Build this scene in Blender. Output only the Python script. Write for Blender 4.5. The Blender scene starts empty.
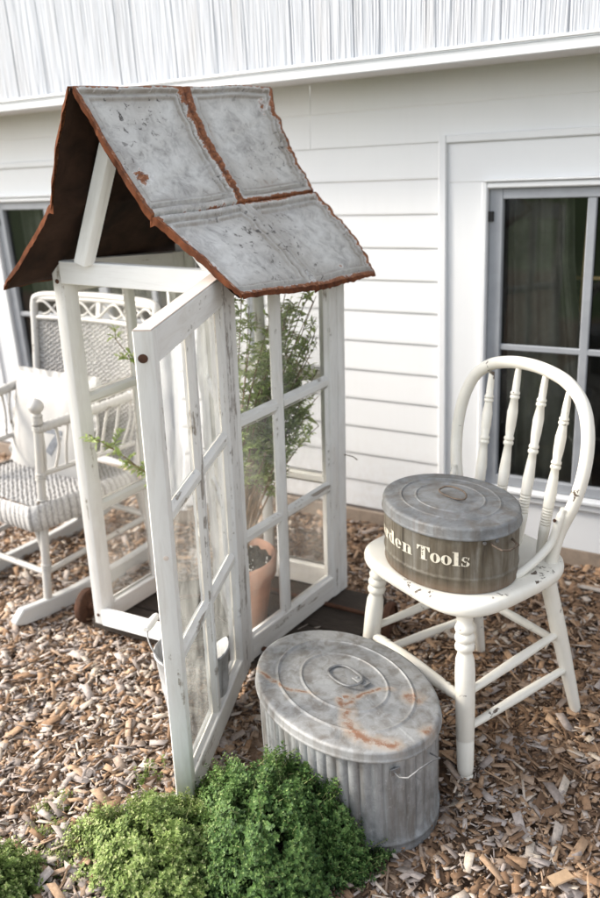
import bpy, bmesh, math, random
import numpy as np
from mathutils import Vector, Matrix

random.seed(7); rng = np.random.default_rng(7)
scene = bpy.context.scene
col = scene.collection
R = math.radians
PI = math.pi

# ------------------------------------------------------------------ mesh builder
class MB:
    def __init__(self):
        self.V = []; self.F = []; self.U = []; self.M = []
    def add(self, verts, faces, uvs=None, mat=0):
        o = len(self.V)
        self.V += [tuple(v) for v in verts]
        for i, f in enumerate(faces):
            self.F.append([o + k for k in f])
            self.U.append(uvs[i] if uvs else [(0.0, 0.0)] * len(f))
            self.M.append(mat)
    def bar(self, p0, p1, ew, et, ch=0.003, mat=0, uo=None):
        """prism from p0 to p1 (centre line); ew, et = full width and thickness vectors; chamfered edges"""
        p0, p1, ew, et = Vector(p0), Vector(p1), Vector(ew), Vector(et)
        W, T = ew.length, et.length; a, b = ew / W, et / T
        ch = min(ch, W * .45, T * .45)
        hw, ht = W / 2, T / 2
        sec = [(-hw + ch, -ht), (hw - ch, -ht), (hw, -ht + ch), (hw, ht - ch), (hw - ch, ht), (-hw + ch, ht), (-hw, ht - ch), (-hw, -ht + ch)]
        L = (p1 - p0).length; n = max(1, int(L / .12))
        if uo is None: uo = random.random() * 7
        V = []; per = [0]
        for i in range(8):
            j = (i + 1) % 8; per.append(per[-1] + math.hypot(sec[j][0] - sec[i][0], sec[j][1] - sec[i][1]))
        for k in range(n + 1):
            c = p0.lerp(p1, k / n)
            for x, y in sec: V.append(c + a * x + b * y)
        F = []; U = []
        for k in range(n):
            for i in range(8):
                j = (i + 1) % 8
                F.append([k * 8 + i, k * 8 + j, (k + 1) * 8 + j, (k + 1) * 8 + i])
                u0, u1 = uo + L * k / n, uo + L * (k + 1) / n
                U.append([(u0, uo + per[i]), (u0, uo + per[i + 1]), (u1, uo + per[i + 1]), (u1, uo + per[i])])
        F.append(list(range(7, -1, -1))); U.append([(uo + sec[i][0], uo + sec[i][1]) for i in range(7, -1, -1)])
        F.append([n * 8 + i for i in range(8)]); U.append([(uo + s[0], uo + s[1]) for s in sec])
        self.add(V, F, U, mat)
    def lathe(self, p0, p1, prof, seg=20, mat=0, cap=True):
        p0, p1 = Vector(p0), Vector(p1); d = p1 - p0; L = d.length; d = d / L
        a = d.orthogonal().normalized(); b = d.cross(a)
        uo = random.random() * 5
        V = []; F = []; U = []
        for t, r in prof:
            for i in range(seg):
                g = 2 * PI * i / seg
                V.append(p0 + d * (t * L) + a * (r * math.cos(g)) + b * (r * math.sin(g)))
        for k in range(len(prof) - 1):
            for i in range(seg):
                j = (i + 1) % seg
                F.append([k * seg + i, k * seg + j, (k + 1) * seg + j, (k + 1) * seg + i])
                u0, u1 = uo + prof[k][0] * L, uo + prof[k + 1][0] * L
                v0, v1 = uo + .1 * i / seg, uo + .1 * (i + 1) / seg
                U.append([(u0, v0), (u0, v1), (u1, v1), (u1, v0)])
        if cap:
            F.append([i for i in range(seg - 1, -1, -1)]); U.append([(uo, uo)] * seg)
            o = (len(prof) - 1) * seg
            F.append([o + i for i in range(seg)]); U.append([(uo, uo)] * seg)
        self.add(V, F, U, mat)
    def tube(self, path, rad, seg=10, closed=False, mat=0, flat=1.0):
        P = [Vector(p) for p in path]; n = len(P)
        rads = rad if isinstance(rad, (list, tuple)) else [rad] * n
        V = []; F = []; U = []
        up = None; acc = 0; us = []
        for i in range(n):
            if closed: t = P[(i + 1) % n] - P[i - 1]
            else: t = P[min(i + 1, n - 1)] - P[max(i - 1, 0)]
            t.normalize()
            if up is None: up = t.orthogonal().normalized()
            up = (up - t * up.dot(t)).normalized(); b = t.cross(up)
            if i: acc += (P[i] - P[i - 1]).length
            us.append(acc)
            for k in range(seg):
                g = 2 * PI * k / seg
                V.append(P[i] + up * (rads[i] * math.cos(g)) + b * (rads[i] * flat * math.sin(g)))
        m = n if closed else n - 1
        uo = random.random() * 5
        for i in range(m):
            i2 = (i + 1) % n
            for k in range(seg):
                k2 = (k + 1) % seg
                F.append([i * seg + k, i * seg + k2, i2 * seg + k2, i2 * seg + k])
                u0 = uo + us[i]; u1 = uo + (us[i2] if i2 else us[i] + .01)
                U.append([(u0, uo + .1 * k / seg), (u0, uo + .1 * (k + 1) / seg), (u1, uo + .1 * (k + 1) / seg), (u1, uo + .1 * k / seg)])
        if not closed:
            F.append(list(range(seg - 1, -1, -1))); U.append([(uo, uo)] * seg)
            F.append([(n - 1) * seg + k for k in range(seg)]); U.append([(uo, uo)] * seg)
        self.add(V, F, U, mat)
    def grid(self, pts, uvs=None, mat=0, wrap=False):
        """pts[i][j]; rows i, columns j"""
        ni, nj = len(pts), len(pts[0])
        V = [p for row in pts for p in row]; F = []; U = []
        for i in range(ni - 1):
            for j in range(nj if wrap else nj - 1):
                j2 = (j + 1) % nj
                F.append([i * nj + j, i * nj + j2, (i + 1) * nj + j2, (i + 1) * nj + j])
                if uvs:
                    if wrap and j2 == 0:
                        U.append([uvs[i][j], (uvs[i][j][0] + (uvs[i][1][0] - uvs[i][0][0]), uvs[i][j][1]), (uvs[i + 1][j][0] + (uvs[i][1][0] - uvs[i][0][0]), uvs[i + 1][j][1]), uvs[i + 1][j]])
                    else: U.append([uvs[i][j], uvs[i][j2], uvs[i + 1][j2], uvs[i + 1][j]])
        self.add(V, F, U if uvs else None, mat)
    def build(self, name, mats, parent=None, xf=None, smooth=40, label=None):
        V = self.V
        if xf: V = [tuple(xf(v)) for v in V]
        me = bpy.data.meshes.new(name)
        me.from_pydata([tuple(v) for v in V], [], self.F)
        uvl = me.uv_layers.new(name='UVMap')
        flat = np.array([c for f in self.U for uv in f for c in uv], dtype=np.float32)
        uvl.data.foreach_set('uv', flat)
        if not isinstance(mats, (list, tuple)): mats = [mats]
        for m in mats: me.materials.append(m)
        me.polygons.foreach_set('material_index', np.array(self.M, dtype=np.int32))
        if smooth:
            me.shade_smooth(); me.set_sharp_from_angle(angle=R(smooth))
        me.update()
        o = bpy.data.objects.new(name, me); col.objects.link(o)
        if parent: o.parent = parent
        if label: o['label'] = label
        return o

def tag(o, label, cat, group=None, kind=None):
    if label: o['label'] = label
    if cat: o['category'] = cat
    if group: o['group'] = group
    if kind: o['kind'] = kind
    return o
def thing(name, label, cat, loc=(0, 0, 0), rz=0, group=None):
    o = bpy.data.objects.new(name, None); col.objects.link(o)
    o.empty_display_size = .1
    o.location = loc; o.rotation_euler = (0, 0, rz)
    return tag(o, label, cat, group)
def np_mesh(name, V, F4, mats, parent=None, attr=None, smooth=False, tri=False):
    """V (n,3), F4 (m,k) numpy; attr dict name->(n,) float per point"""
    me = bpy.data.meshes.new(name); k = F4.shape[1]
    me.vertices.add(len(V)); me.vertices.foreach_set('co', V.astype(np.float32).ravel())
    me.loops.add(F4.size); me.loops.foreach_set('vertex_index', F4.astype(np.int32).ravel())
    me.polygons.add(len(F4)); me.polygons.foreach_set('loop_start', (np.arange(len(F4)) * k).astype(np.int32))
    try: me.polygons.foreach_set('loop_total', np.full(len(F4), k, dtype=np.int32))
    except Exception: pass
    for n, a in (attr or {}).items():
        at = me.attributes.new(n, 'FLOAT', 'POINT'); at.data.foreach_set('value', a.astype(np.float32))
    for m in (mats if isinstance(mats, (list, tuple)) else [mats]): me.materials.append(m)
    me.update(calc_edges=True); me.validate()
    if smooth: me.shade_smooth()
    o = bpy.data.objects.new(name, me); col.objects.link(o)
    if parent: o.parent = parent
    return o

# ------------------------------------------------------------------ node helpers
class NT:
    def __init__(self, name):
        self.m = bpy.data.materials.new(name); self.m.use_nodes = True
        self.t = self.m.node_tree; self.t.nodes.clear()
        self.out = self.t.nodes.new('ShaderNodeOutputMaterial')
    def n(self, typ, ins=None, **props):
        nd = self.t.nodes.new(typ)
        for k, v in props.items(): setattr(nd, k, v)
        for k, v in (ins or {}).items():
            s = nd.inputs[k]
            if hasattr(v, 'links') or isinstance(v, bpy.types.NodeSocket): self.t.links.new(v, s)
            else: s.default_value = v
        return nd
    def coords(self, kind='UV', scale=(1, 1, 1), rand=True):
        tc = self.n('ShaderNodeTexCoord')
        v = tc.outputs[kind]
        if rand:
            oi = self.n('ShaderNodeObjectInfo')
            ad = self.n('ShaderNodeVectorMath', operation='ADD')
            mu = self.n('ShaderNodeVectorMath', operation='SCALE'); 
            cx = self.n('ShaderNodeCombineXYZ', {0: oi.outputs['Random'], 1: oi.outputs['Random'], 2: oi.outputs['Random']})
            self.t.links.new(cx.outputs[0], mu.inputs[0]); mu.inputs['Scale'].default_value = 13.7
            self.t.links.new(v, ad.inputs[0]); self.t.links.new(mu.outputs[0], ad.inputs[1]); v = ad.outputs[0]
        mp = self.n('ShaderNodeMapping', {'Vector': v, 'Scale': scale})
        return mp.outputs[0]
    def noise(self, vec, scale=5, detail=5, rough=.55, dist=0):
        return self.n('ShaderNodeTexNoise', {'Vector': vec, 'Scale': scale, 'Detail': detail, 'Roughness': rough, 'Distortion': dist}).outputs['Fac']
    def ramp(self, fac, stops, interp='LINEAR'):
        r = self.n('ShaderNodeValToRGB', {'Fac': fac}); cr = r.color_ramp; cr.interpolation = interp
        while len(cr.elements) < len(stops): cr.elements.new(.5)
        for e, (p, c) in zip(cr.elements, stops):
            e.position = p; e.color = (c, c, c, 1) if isinstance(c, (int, float)) else (*c, 1)
        return r.outputs['Color']
    def mix(self, fac, a, b, mode='MIX'):
        m = self.n('ShaderNodeMix', data_type='RGBA', blend_type=mode)
        for s, v in ((m.inputs[0], fac), (m.inputs[6], a), (m.inputs[7], b)):
            if isinstance(v, bpy.types.NodeSocket): self.t.links.new(v, s)
            elif isinstance(v, tuple): s.default_value = (*v, 1) if len(v) == 3 else v
            else: s.default_value = v
        return m.outputs[2]
    def math(self, op, a, b=0.0, clamp=False):
        m = self.n('ShaderNodeMath', operation=op); m.use_clamp = clamp
        for s, v in ((m.inputs[0], a), (m.inputs[1], b)):
            if isinstance(v, bpy.types.NodeSocket): self.t.links.new(v, s)
            else: s.default_value = v
        return m.outputs[0]
    def bump(self, h, strength=.3, dist=.005, normal=None):
        ins = {'Height': h, 'Strength': strength, 'Distance': dist}
        if normal is not None: ins['Normal'] = normal
        return self.n('ShaderNodeBump', ins).outputs[0]
    def bsdf(self, color, rough=.6, metal=0.0, normal=None, spec=.5, **kw):
        p = self.n('ShaderNodeBsdfPrincipled')
        for k, v in (('Base Color', color), ('Roughness', rough), ('Metallic', metal), ('Specular IOR Level', spec), *kw.items()):
            if isinstance(v, bpy.types.NodeSocket): self.t.links.new(v, p.inputs[k])
            elif isinstance(v, tuple) and len(v) == 3: p.inputs[k].default_value = (*v, 1)
            else: p.inputs[k].default_value = v
        if normal is not None: self.t.links.new(normal, p.inputs['Normal'])
        self.t.links.new(p.outputs[0], self.out.inputs[0]); return p

def m_oldwood(name, white=(.80, .79, .765), bare=(.30, .265, .225), amount=.42, dirt=.35):
    t = NT(name)
    g = t.coords('UV', (5, 70, 1)); c = t.coords('UV', (1, 1, 1))
    grain = t.noise(g, 1.0, 8, .65, .4)
    big = t.noise(c, 6, 4, .6, .6)
    fine = t.noise(c, 60, 5, .7, .3)
    s = t.math('ADD', t.math('MULTIPLY', grain, .55), t.math('ADD', t.math('MULTIPLY', big, .55), t.math('MULTIPLY', fine, .25)))
    lo = .985 - amount * .55
    chip = t.ramp(s, [(max(0, lo), 0), (min(1, lo + .035), 1)])
    wood = t.ramp(grain, [(.3, tuple(b * .55 for b in bare)), (.7, tuple(min(1, b * 1.35) for b in bare))])
    dirtm = t.ramp(t.noise(t.coords('UV', (3, 14, 1)), 2.5, 6, .65, .8), [(.45, 0), (.75, 1)])
    paint = t.mix(t.math('MULTIPLY', dirtm, dirt), white, (.50, .46, .40))
    paint = t.mix(t.math('MULTIPLY', t.ramp(grain, [(.2, 1), (.5, 0)]), .35), paint, (.45, .43, .40))
    colr = t.mix(chip, paint, wood)
    h = t.math('SUBTRACT', t.math('MULTIPLY', grain, .5), t.math('MULTIPLY', chip, .6))
    t.bsdf(colr, .62, normal=t.bump(h, .55, .002), spec=.3)
    return t.m
def m_chairpaint(name, c=(.77, .745, .67), chip=.392):
    t = NT(name); v = t.coords('Object', (1, 1, 1)); 
    n1 = t.noise(v, 22, 6, .7, .6); n2 = t.noise(v, 5, 3, .5)
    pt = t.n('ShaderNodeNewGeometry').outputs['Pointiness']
    s = t.math('ADD', t.math('MULTIPLY', n1, .75), t.math('MULTIPLY', n2, .3))
    s = t.math('SUBTRACT', s, t.math('MULTIPLY', t.math('SUBTRACT', pt, .5), .55))
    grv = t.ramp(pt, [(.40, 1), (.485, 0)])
    mk = t.ramp(s, [(chip - .02, 1), (chip, 0)])
    d = t.ramp(t.noise(v, 9, 5, .6, 1.0), [(.45, 0), (.8, 1)])
    brush = t.noise(t.coords('UV', (4, 60, 1)), 1.5, 4, .6)
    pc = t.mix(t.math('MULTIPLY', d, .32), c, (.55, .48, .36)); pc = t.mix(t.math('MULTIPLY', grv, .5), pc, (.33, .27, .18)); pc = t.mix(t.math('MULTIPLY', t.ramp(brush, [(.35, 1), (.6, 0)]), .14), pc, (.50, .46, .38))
    t.bsdf(t.mix(mk, pc, (.10, .075, .055)), t.ramp(d, [(0, .38), (1, .6)]), normal=t.bump(t.math('ADD', t.math('SUBTRACT', t.math('MULTIPLY', n1, .25), mk), t.math('MULTIPLY', brush, .35)), .4, .0015), spec=.45)
    return t.m
def m_galv(name, base=(.33, .34, .345), rustpos=None, metal=.35, hi=(.50, .51, .51)):
    t = NT(name); v = t.coords('Object', (1, 1, 1))
    sp = t.n('ShaderNodeTexVoronoi', {'Vector': v, 'Scale': 55.0}).outputs['Color']
    spv = t.n('ShaderNodeSeparateColor', {0: sp}).outputs[0]
    n1 = t.noise(v, 9, 7, .68, 1.2); n2 = t.noise(t.coords('Object', (30, 30, 4)), 1.2, 6, .6, .5); n3 = t.noise(v, 90, 4, .7)
    c = t.ramp(n1, [(.28, tuple(x * .42 for x in base)), (.46, tuple(x * .82 for x in base)), (.62, base), (.78, hi)])
    c = t.mix(t.math('MULTIPLY', spv, .16), c, tuple(q * 1.15 for q in hi))
    c = t.mix(t.math('MULTIPLY', t.ramp(n2, [(.44, 0), (.68, 1)]), .7), c, (.12, .10, .08))
    c = t.mix(t.math('MULTIPLY', t.ramp(n3, [(.6, 0), (.75, 1)]), .4), c, tuple(q * 1.1 for q in hi))
    rough = t.ramp(n1, [(.3, .72), (.7, .5)])
    if rustpos:
        tc = t.n('ShaderNodeTexCoord').outputs['Object']
        total = None
        wob = t.noise(tc, 14, 4, .6)
        for (cx, cy, r, w, a0, a1) in rustpos:
            sep = t.n('ShaderNodeSeparateXYZ', {0: tc})
            dx = t.math('SUBTRACT', sep.outputs[0], cx); dy = t.math('SUBTRACT', sep.outputs[1], cy)
            dist = t.math('SQRT', t.math('ADD', t.math('MULTIPLY', dx, dx), t.math('MULTIPLY', dy, dy)))
            dist = t.math('ADD', dist, t.math('MULTIPLY', t.math('SUBTRACT', wob, .5), .03))
            band = t.math('SUBTRACT', 1.0, t.math('DIVIDE', t.math('ABSOLUTE', t.math('SUBTRACT', dist, r)), w), True)
            ang = t.math('ARCTAN2', dy, dx)
            mid, half = (a0 + a1) / 2, (a1 - a0) / 2
            da = t.math('ABSOLUTE', t.math('SUBTRACT', t.math('MODULO', t.math('ADD', t.math('SUBTRACT', ang, mid), 5 * PI), 2 * PI), PI))
            am = t.math('MULTIPLY', t.math('SUBTRACT', half, da), 4.0, True)
            b = t.math('MULTIPLY', band, am)
            total = b if total is None else t.math('MAXIMUM', total, b)
        rn = t.noise(tc, 60, 6, .7)
        tot = t.math('MULTIPLY', total, t.ramp(rn, [(.34, .28), (.56, 1.0)]))
        c = t.mix(t.math('MULTIPLY', t.ramp(tot, [(.02, 0), (.5, 1)]), .55), c, (.40, .32, .245))
        c = t.mix(t.math('MULTIPLY', t.ramp(tot, [(.42, 0), (.85, 1)]), .85), c, (.20, .088, .045))
    h = t.math('ADD', t.math('MULTIPLY', n1, .7), t.math('MULTIPLY', n3, .25))
    t.bsdf(c, rough, metal, t.bump(h, .35, .003), spec=.4)
    return t.m
def m_simple(name, c, rough=.6, var=.25, scale=20, bump=.2, metal=0, dark=None, kind='Object', sc3=(1, 1, 1), spec=.4):
    t = NT(name); v = t.coords(kind, sc3)
    n = t.noise(v, scale, 6, .65, .4)
    d = dark or tuple(x * (1 - var * 1.6) for x in c)
    cc = t.ramp(n, [(.3, d), (.65, c), (.85, tuple(min(1, x * (1 + var * .6)) for x in c))])
    t.bsdf(cc, rough, metal, t.bump(n, bump, .004), spec=spec)
    return t.m
def m_rust(name, a=(.20, .065, .022), b=(.055, .022, .012), scale=35):
    t = NT(name); v = t.coords('Object')
    n = t.noise(v, scale, 8, .7, .5); n2 = t.noise(v, 7, 4, .6)
    s = t.math('ADD', t.math('MULTIPLY', n, .6), t.math('MULTIPLY', n2, .45))
    c = t.ramp(s, [(.36, b), (.56, a), (.74, tuple(min(1, x * 1.7) for x in a))])
    t.bsdf(c, .9, 0, t.bump(n, .5, .003), spec=.15); return t.m
def m_glass(name, haze=.10, tint=(1, 1, 1), gl=1.0):
    t = NT(name); v = t.coords('Object')
    n = t.noise(v, 7, 6, .65, .7); n2 = t.noise(t.coords('Object', (6, 6, 1)), 4, 5, .6)
    tr = t.n('ShaderNodeBsdfTransparent', {'Color': (*tint, 1)})
    gs = t.n('ShaderNodeBsdfGlossy', {'Color': (gl, gl, gl, 1), 'Roughness': .02, 'Normal': t.bump(t.noise(v, 3, 2), .08, .02)})
    fr = t.n('ShaderNodeFresnel', {'IOR': 1.5})
    m1 = t.n('ShaderNodeMixShader', {0: fr.outputs[0], 1: tr.outputs[0], 2: gs.outputs[0]})
    d1 = t.n('ShaderNodeBsdfDiffuse', {'Color': (.80, .80, .76, 1)}); d2 = t.n('ShaderNodeBsdfTranslucent', {'Color': (.80, .80, .74, 1)})
    df = t.n('ShaderNodeMixShader', {0: .55, 1: d1.outputs[0], 2: d2.outputs[0]})
    f = t.math('MULTIPLY', t.ramp(t.math('ADD', t.math('MULTIPLY', n, .6), t.math('MULTIPLY', n2, .4)), [(.38, .12), (.72, 1)]), haze)
    m2 = t.n('ShaderNodeMixShader', {0: f, 1: m1.outputs[0], 2: df.outputs[0]})
    t.t.links.new(m2.outputs[0], t.out.inputs[0]); return t.m

WOOD = m_oldwood('peeling_white_paint', (.72, .71, .68), amount=.34)
WOODROCK = m_oldwood('worn_grey_white_runner', (.50, .50, .49), amount=.30)
WOODGREY = m_oldwood('weathered_grey_white_paint', (.71, .70, .67), (.27, .24, .205), .385, .50)
WOODBARE = m_oldwood('mostly_bare_grey_wood', (.68, .67, .65), (.27, .245, .22), .50, .45)
WOODWHITE = m_oldwood('fresh_white_board', (.86, .86, .85), (.5, .46, .4), .20, .08)
WOODTAN = m_oldwood('bare_sun_bleached_wood', (.60, .51, .45), (.40, .33, .28), .30, .5)
PLANK = m_simple('dark_weathered_plank', (.058, .043, .032), .85, .4, 14, .5, kind='UV', sc3=(2, 22, 1))
CHAIR = m_chairpaint('chipped_cream_paint')
CHAIRRAIL = m_chairpaint('cream_paint_rail', (.77, .745, .67), .30)
ROCK = m_chairpaint('worn_white_wicker_paint', (.42, .41, .395), .385)
GALV = m_galv('galvanised_steel')
# rust marks on the big lid, in the can's own coordinates
GALVLID = m_galv('galvanised_lid_with_rust', (.31, .313, .31), hi=(.43, .435, .43), rustpos= [(.15, .005, .084, .026, -2.65, -.25), (.15, .005, .080, .030, 1.35, 2.2), (.15, .005, .088, .020, .1, .75), (.15, .005, .084, .010, 2.2, 3.6), (-.14, .10, .226, .009, -1.85, -.80), (.06, -.04, .012, .016, -3.1, 3.1)])
GALVDARK = m_galv('dull_dark_galvanised_lid', (.205, .212, .216), metal=.3, hi=(.33, .335, .338))
BUCKET = m_galv('pale_galvanised_bucket', (.50, .51, .52), hi=(.66, .67, .68))
RUST = m_rust('orange_brown_rust', (.125, .042, .018), (.026, .012, .008))
RUSTDARK = m_rust('dark_brown_rust', (.030, .0165, .011), (.009, .006, .005), 12)
RUSTIRON = m_rust('rusted_cast_iron', (.10, .05, .032), (.035, .022, .017), 30)
WIRE = m_simple('rusty_wire', (.16, .12, .09), .6, .4, 60, .2, metal=.3)
ZINCWIRE = m_simple('zinc_wire', (.25, .25, .25), .5, .3, 60, .2, metal=.5)
TERRA = m_simple('terracotta', (.43, .235, .16), .85, .28, 9, .2, dark=(.32, .195, .145))
SOIL = m_simple('potting_soil', (.030, .022, .016), .95, .5, 60, 1.0)
STEM = m_simple('brown_stem', (.26, .16, .09), .8, .4, 40, .3)
STEMG = m_simple('green_stem', (.24, .26, .10), .8, .3, 40, .2)
def m_vinyl():
    t = NT('white_vinyl_siding'); tc = t.n('ShaderNodeTexCoord').outputs['Object']; z = t.n('ShaderNodeSeparateXYZ', {0: tc}).outputs[2]
    n = t.noise(tc, 2.2, 3, .5); n2 = t.noise(tc, 30, 6, .7, .6); n3 = t.noise(t.coords('Object', (60, 60, 3), False), 1, 4, .6)
    c = t.ramp(n, [(.3, (.64, .65, .665)), (.7, (.675, .682, .69))])
    low = t.n('ShaderNodeMapRange', {'Value': z, 'From Min': .05, 'From Max': .42, 'To Min': 1.0, 'To Max': 0.0}).outputs[0]
    c = t.mix(t.math('MULTIPLY', t.math('MULTIPLY', low, t.ramp(n2, [(.42, 0), (.72, 1)])), .35), c, (.42, .35, .28))
    c = t.mix(t.math('MULTIPLY', t.ramp(n3, [(.5, 0), (.8, 1)]), .06), c, (.45, .45, .42))
    t.bsdf(c, .5, 0, t.bump(n, .15, .01), spec=.4); return t.m
VINYL = m_vinyl()
TRIM = m_simple('white_painted_trim', (.645, .658, .675), .45, .02, 4, .03)
SOFFIT = m_simple('white_soffit', (.72, .72, .71), .6, .03, 4, .02)
GREYFRAME = m_simple('grey_window_frame', (.30, .315, .34), .45, .1, 12, .05)
FOUND = m_simple('tan_foundation_block', (.29, .23, .18), .9, .2, 25, .4)
BLACK = m_simple('black_latch', (.015, .015, .016), .5, .2, 20, .05)
ROOMDARK = m_simple('dark_room', (.020, .022, .022), .9, .1, 3, .0)
CURTAIN = m_simple('grey_green_curtain', (.22, .225, .185), .9, .35, 4, .1)
REFLTAN = m_simple('tan_reflection_strip', (.80, .55, .28), .8, .2, 8, .1)
GLASS = m_glass('old_pane_glass', .20)
DOORGLASS = m_glass('cloudy_sheen_pane_glass', .38)  # cloudy film, made stronger in place of a pale reflection
WINGLASS = m_glass('screened_window_glass', .02, (.78, .80, .78))
PILLOW = m_simple('white_cotton', (.43, .42, .405), .9, .08, 12, .3)
INK = m_simple('faded_grey_ink', (.22, .23, .25), .9, .2, 60, .05)
def m_ink():
    t = NT('worn_cream_stencil_paint'); v = t.coords('Object')
    n = t.noise(v, 130, 5, .7, .4); g = t.noise(t.coords('Object', (90, 90, 9)), 1, 5, .6)
    mk = t.ramp(t.math('ADD', t.math('MULTIPLY', n, .55), t.math('MULTIPLY', g, .45)), [(.555, 0), (.585, 1)])
    t.bsdf(t.mix(mk, t.ramp(g, [(.3, (.60, .55, .44)), (.6, (.74, .69, .58))]), (.17, .155, .125)), .75, 0, t.bump(n, .3, .001), spec=.2); return t.m
CREAMINK = m_ink()

def m_canbody():
    t = NT('worn_brown_painted_tin'); v = t.coords('Object'); s = t.coords('Object', (38, 38, 3.5))
    a = t.noise(s, 1.0, 7, .62, .6); b = t.noise(v, 14, 6, .65, .8); f = t.noise(v, 110, 3, .7)
    c = t.ramp(a, [(.30, (.045, .038, .030)), (.46, (.125, .108, .080)), (.60, (.195, .180, .150)), (.76, (.30, .30, .29))])
    c = t.mix(t.math('MULTIPLY', t.ramp(b, [(.46, 0), (.72, 1)]), .6), c, (.085, .06, .036))
    tc = t.n('ShaderNodeTexCoord').outputs['Object']; z = t.n('ShaderNodeSeparateXYZ', {0: tc}).outputs[2]
    low = t.ramp(t.math('ADD', t.math('MULTIPLY', z, 14.0), t.math('MULTIPLY', b, .35)), [(.18, 1), (.62, 0)])
    c = t.mix(t.math('MULTIPLY', low, .55), c, (.17, .105, .066))
    t.bsdf(c, .62, .15, t.bump(t.math('ADD', t.math('MULTIPLY', b, .6), t.math('MULTIPLY', f, .2)), .4, .002), spec=.35); return t.m
CANBODY = m_canbody()

def m_tinroof():
    t = NT('chipped_tin_ceiling_tile')
    v = t.coords('UV', rand=False)
    edge = t.n('ShaderNodeAttribute', attribute_name='edge').outputs['Fac']      # 1 at outer edges and seams
    low = t.n('ShaderNodeAttribute', attribute_name='cove').outputs['Fac']       # 1 in panel coves and beside the lower seam: grime plus painted relief shading
    n1 = t.noise(v, 9, 7, .7, .8); n2 = t.noise(v, 45, 6, .7, .5); n3 = t.noise(v, 3.5, 3, .5); n4 = t.noise(v, 130, 4, .7)
    n5 = t.noise(v, 24, 7, .75, 1.5)
    base = t.ramp(t.math('ADD', t.math('MULTIPLY', n1, .5), t.math('MULTIPLY', n5, .5)), [(.31, (.17, .16, .15)), (.42, (.36, .35, .335)), (.52, (.525, .515, .49)), (.66, (.64, .63, .60))])
    base = t.mix(t.math('MULTIPLY', t.ramp(n3, [(.42, 0), (.70, 1)]), .45), base, (.40, .37, .33))
    grime_shade = t.math('MULTIPLY', low, t.ramp(n1, [(.34, .15), (.58, .95)]))
    base = t.mix(grime_shade, base, (.22, .19, .155))
    spots = t.math('MULTIPLY', t.ramp(n2, [(.585, 0), (.61, 1)]), t.ramp(n3, [(.44, 0), (.56, 1)]))
    base = t.mix(spots, base, (.085, .075, .07))
    brown = t.math('MULTIPLY', t.ramp(n1, [(.60, 0), (.72, 1)]), t.ramp(n2, [(.4, 0), (.6, 1)]))
    base = t.mix(t.math('MULTIPLY', brown, .6), base, (.25, .15, .09))
    e = t.math('ADD', edge, t.math('MULTIPLY', t.math('SUBTRACT', t.math('ADD', t.math('MULTIPLY', n1, .4), t.math('ADD', t.math('MULTIPLY', n2, .4), t.math('MULTIPLY', n4, .2))), .5), 3.0))
    rm = t.ramp(e, [(.53, 0), (.60, 1)])
    halo = t.ramp(e, [(.36, 0), (.56, 1)])
    base = t.mix(t.math('MULTIPLY', halo, t.math('MULTIPLY', t.ramp(n2, [(.42, 0), (.52, 1)]), .75)), base, (.76, .75, .73))
    rc = t.ramp(t.math('ADD', t.math('MULTIPLY', n2, .5), t.math('MULTIPLY', n4, .5)), [(.32, (.035, .016, .011)), (.45, (.13, .045, .019)), (.56, (.28, .10, .036)), (.68, (.52, .45, .38))])
    c = t.mix(rm, base, rc)
    h = t.math('SUBTRACT', t.math('ADD', t.math('MULTIPLY', n2, .5), t.math('MULTIPLY', n1, .5)), t.math('MULTIPLY', rm, .35))
    t.bsdf(c, .62, 0.0, t.bump(h, .6, .003), spec=.35); return t.m
TIN = m_tinroof()

def m_shakes():
    t = NT('greyed_white_cedar_shakes'); v = t.coords('UV', (1, 1, 1), False)
    g = t.noise(t.coords('UV', (110, 5, 1), False), 1.0, 7, .6, .9); b = t.noise(t.coords('UV', (14, 1.5, 1), False), 1, 4, .6, .2)
    c = t.ramp(g, [(.24, (.40, .40, .42)), (.38, (.445, .458, .49)), (.60, (.475, .497, .54)), (.8, (.50, .525, .57))])
    c = t.mix(t.math('MULTIPLY', t.ramp(b, [(.5, 0), (.72, 1)]), .4), c, (.42, .40, .39))
    a = t.n('ShaderNodeAttribute', attribute_name='tone').outputs['Fac']
    c = t.mix(1.0, c, t.ramp(a, [(0, .91), (.5, 1.0), (1, 1.05)]), 'MULTIPLY')
    t.bsdf(c, .8, 0, t.bump(g, .25, .003), spec=.2); return t.m
SHAKES = m_shakes()

def m_attr(name, stops, rough=.7, grain=0.0, trans=0.0, spec=.3):
    t = NT(name)
    a = t.n('ShaderNodeAttribute', attribute_name='tone').outputs['Fac']
    c = t.ramp(a, stops)
    v = t.coords('Object', rand=False)
    n = t.noise(v, 140 if grain else 60, 4, .6)
    c = t.mix(1.0, c, t.ramp(n, [(.3, .72), (.7, 1.18)]), 'MULTIPLY')
    p = t.bsdf(c, rough, 0, spec=spec)
    if grain: t.t.links.new(t.bump(n, grain, .001), p.inputs['Normal'])
    if trans:
        tl = t.n('ShaderNodeBsdfTranslucent', {'Color': c})
        mx = t.n('ShaderNodeMixShader', {0: trans, 1: p.outputs[0], 2: tl.outputs[0]})
        t.t.links.new(mx.outputs[0], t.out.inputs[0])
    return t.m
CHIPS = m_attr('wood_chips', [(0, (.07, .043, .028)), (.14, (.155, .096, .06)), (.30, (.285, .178, .108)), (.44, (.415, .28, .18)), (.56, (.37, .275, .205)), (.70, (.325, .272, .24)), (.85, (.43, .375, .342)), (1, (.58, .49, .39))], .85, .4, spec=.15)
THYME = m_attr('thyme_leaves', [(0, (.015, .036, .011)), (.4, (.056, .122, .030)), (.75, (.140, .238, .064)), (1, (.32, .40, .15))], .55, 0, .18)
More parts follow.
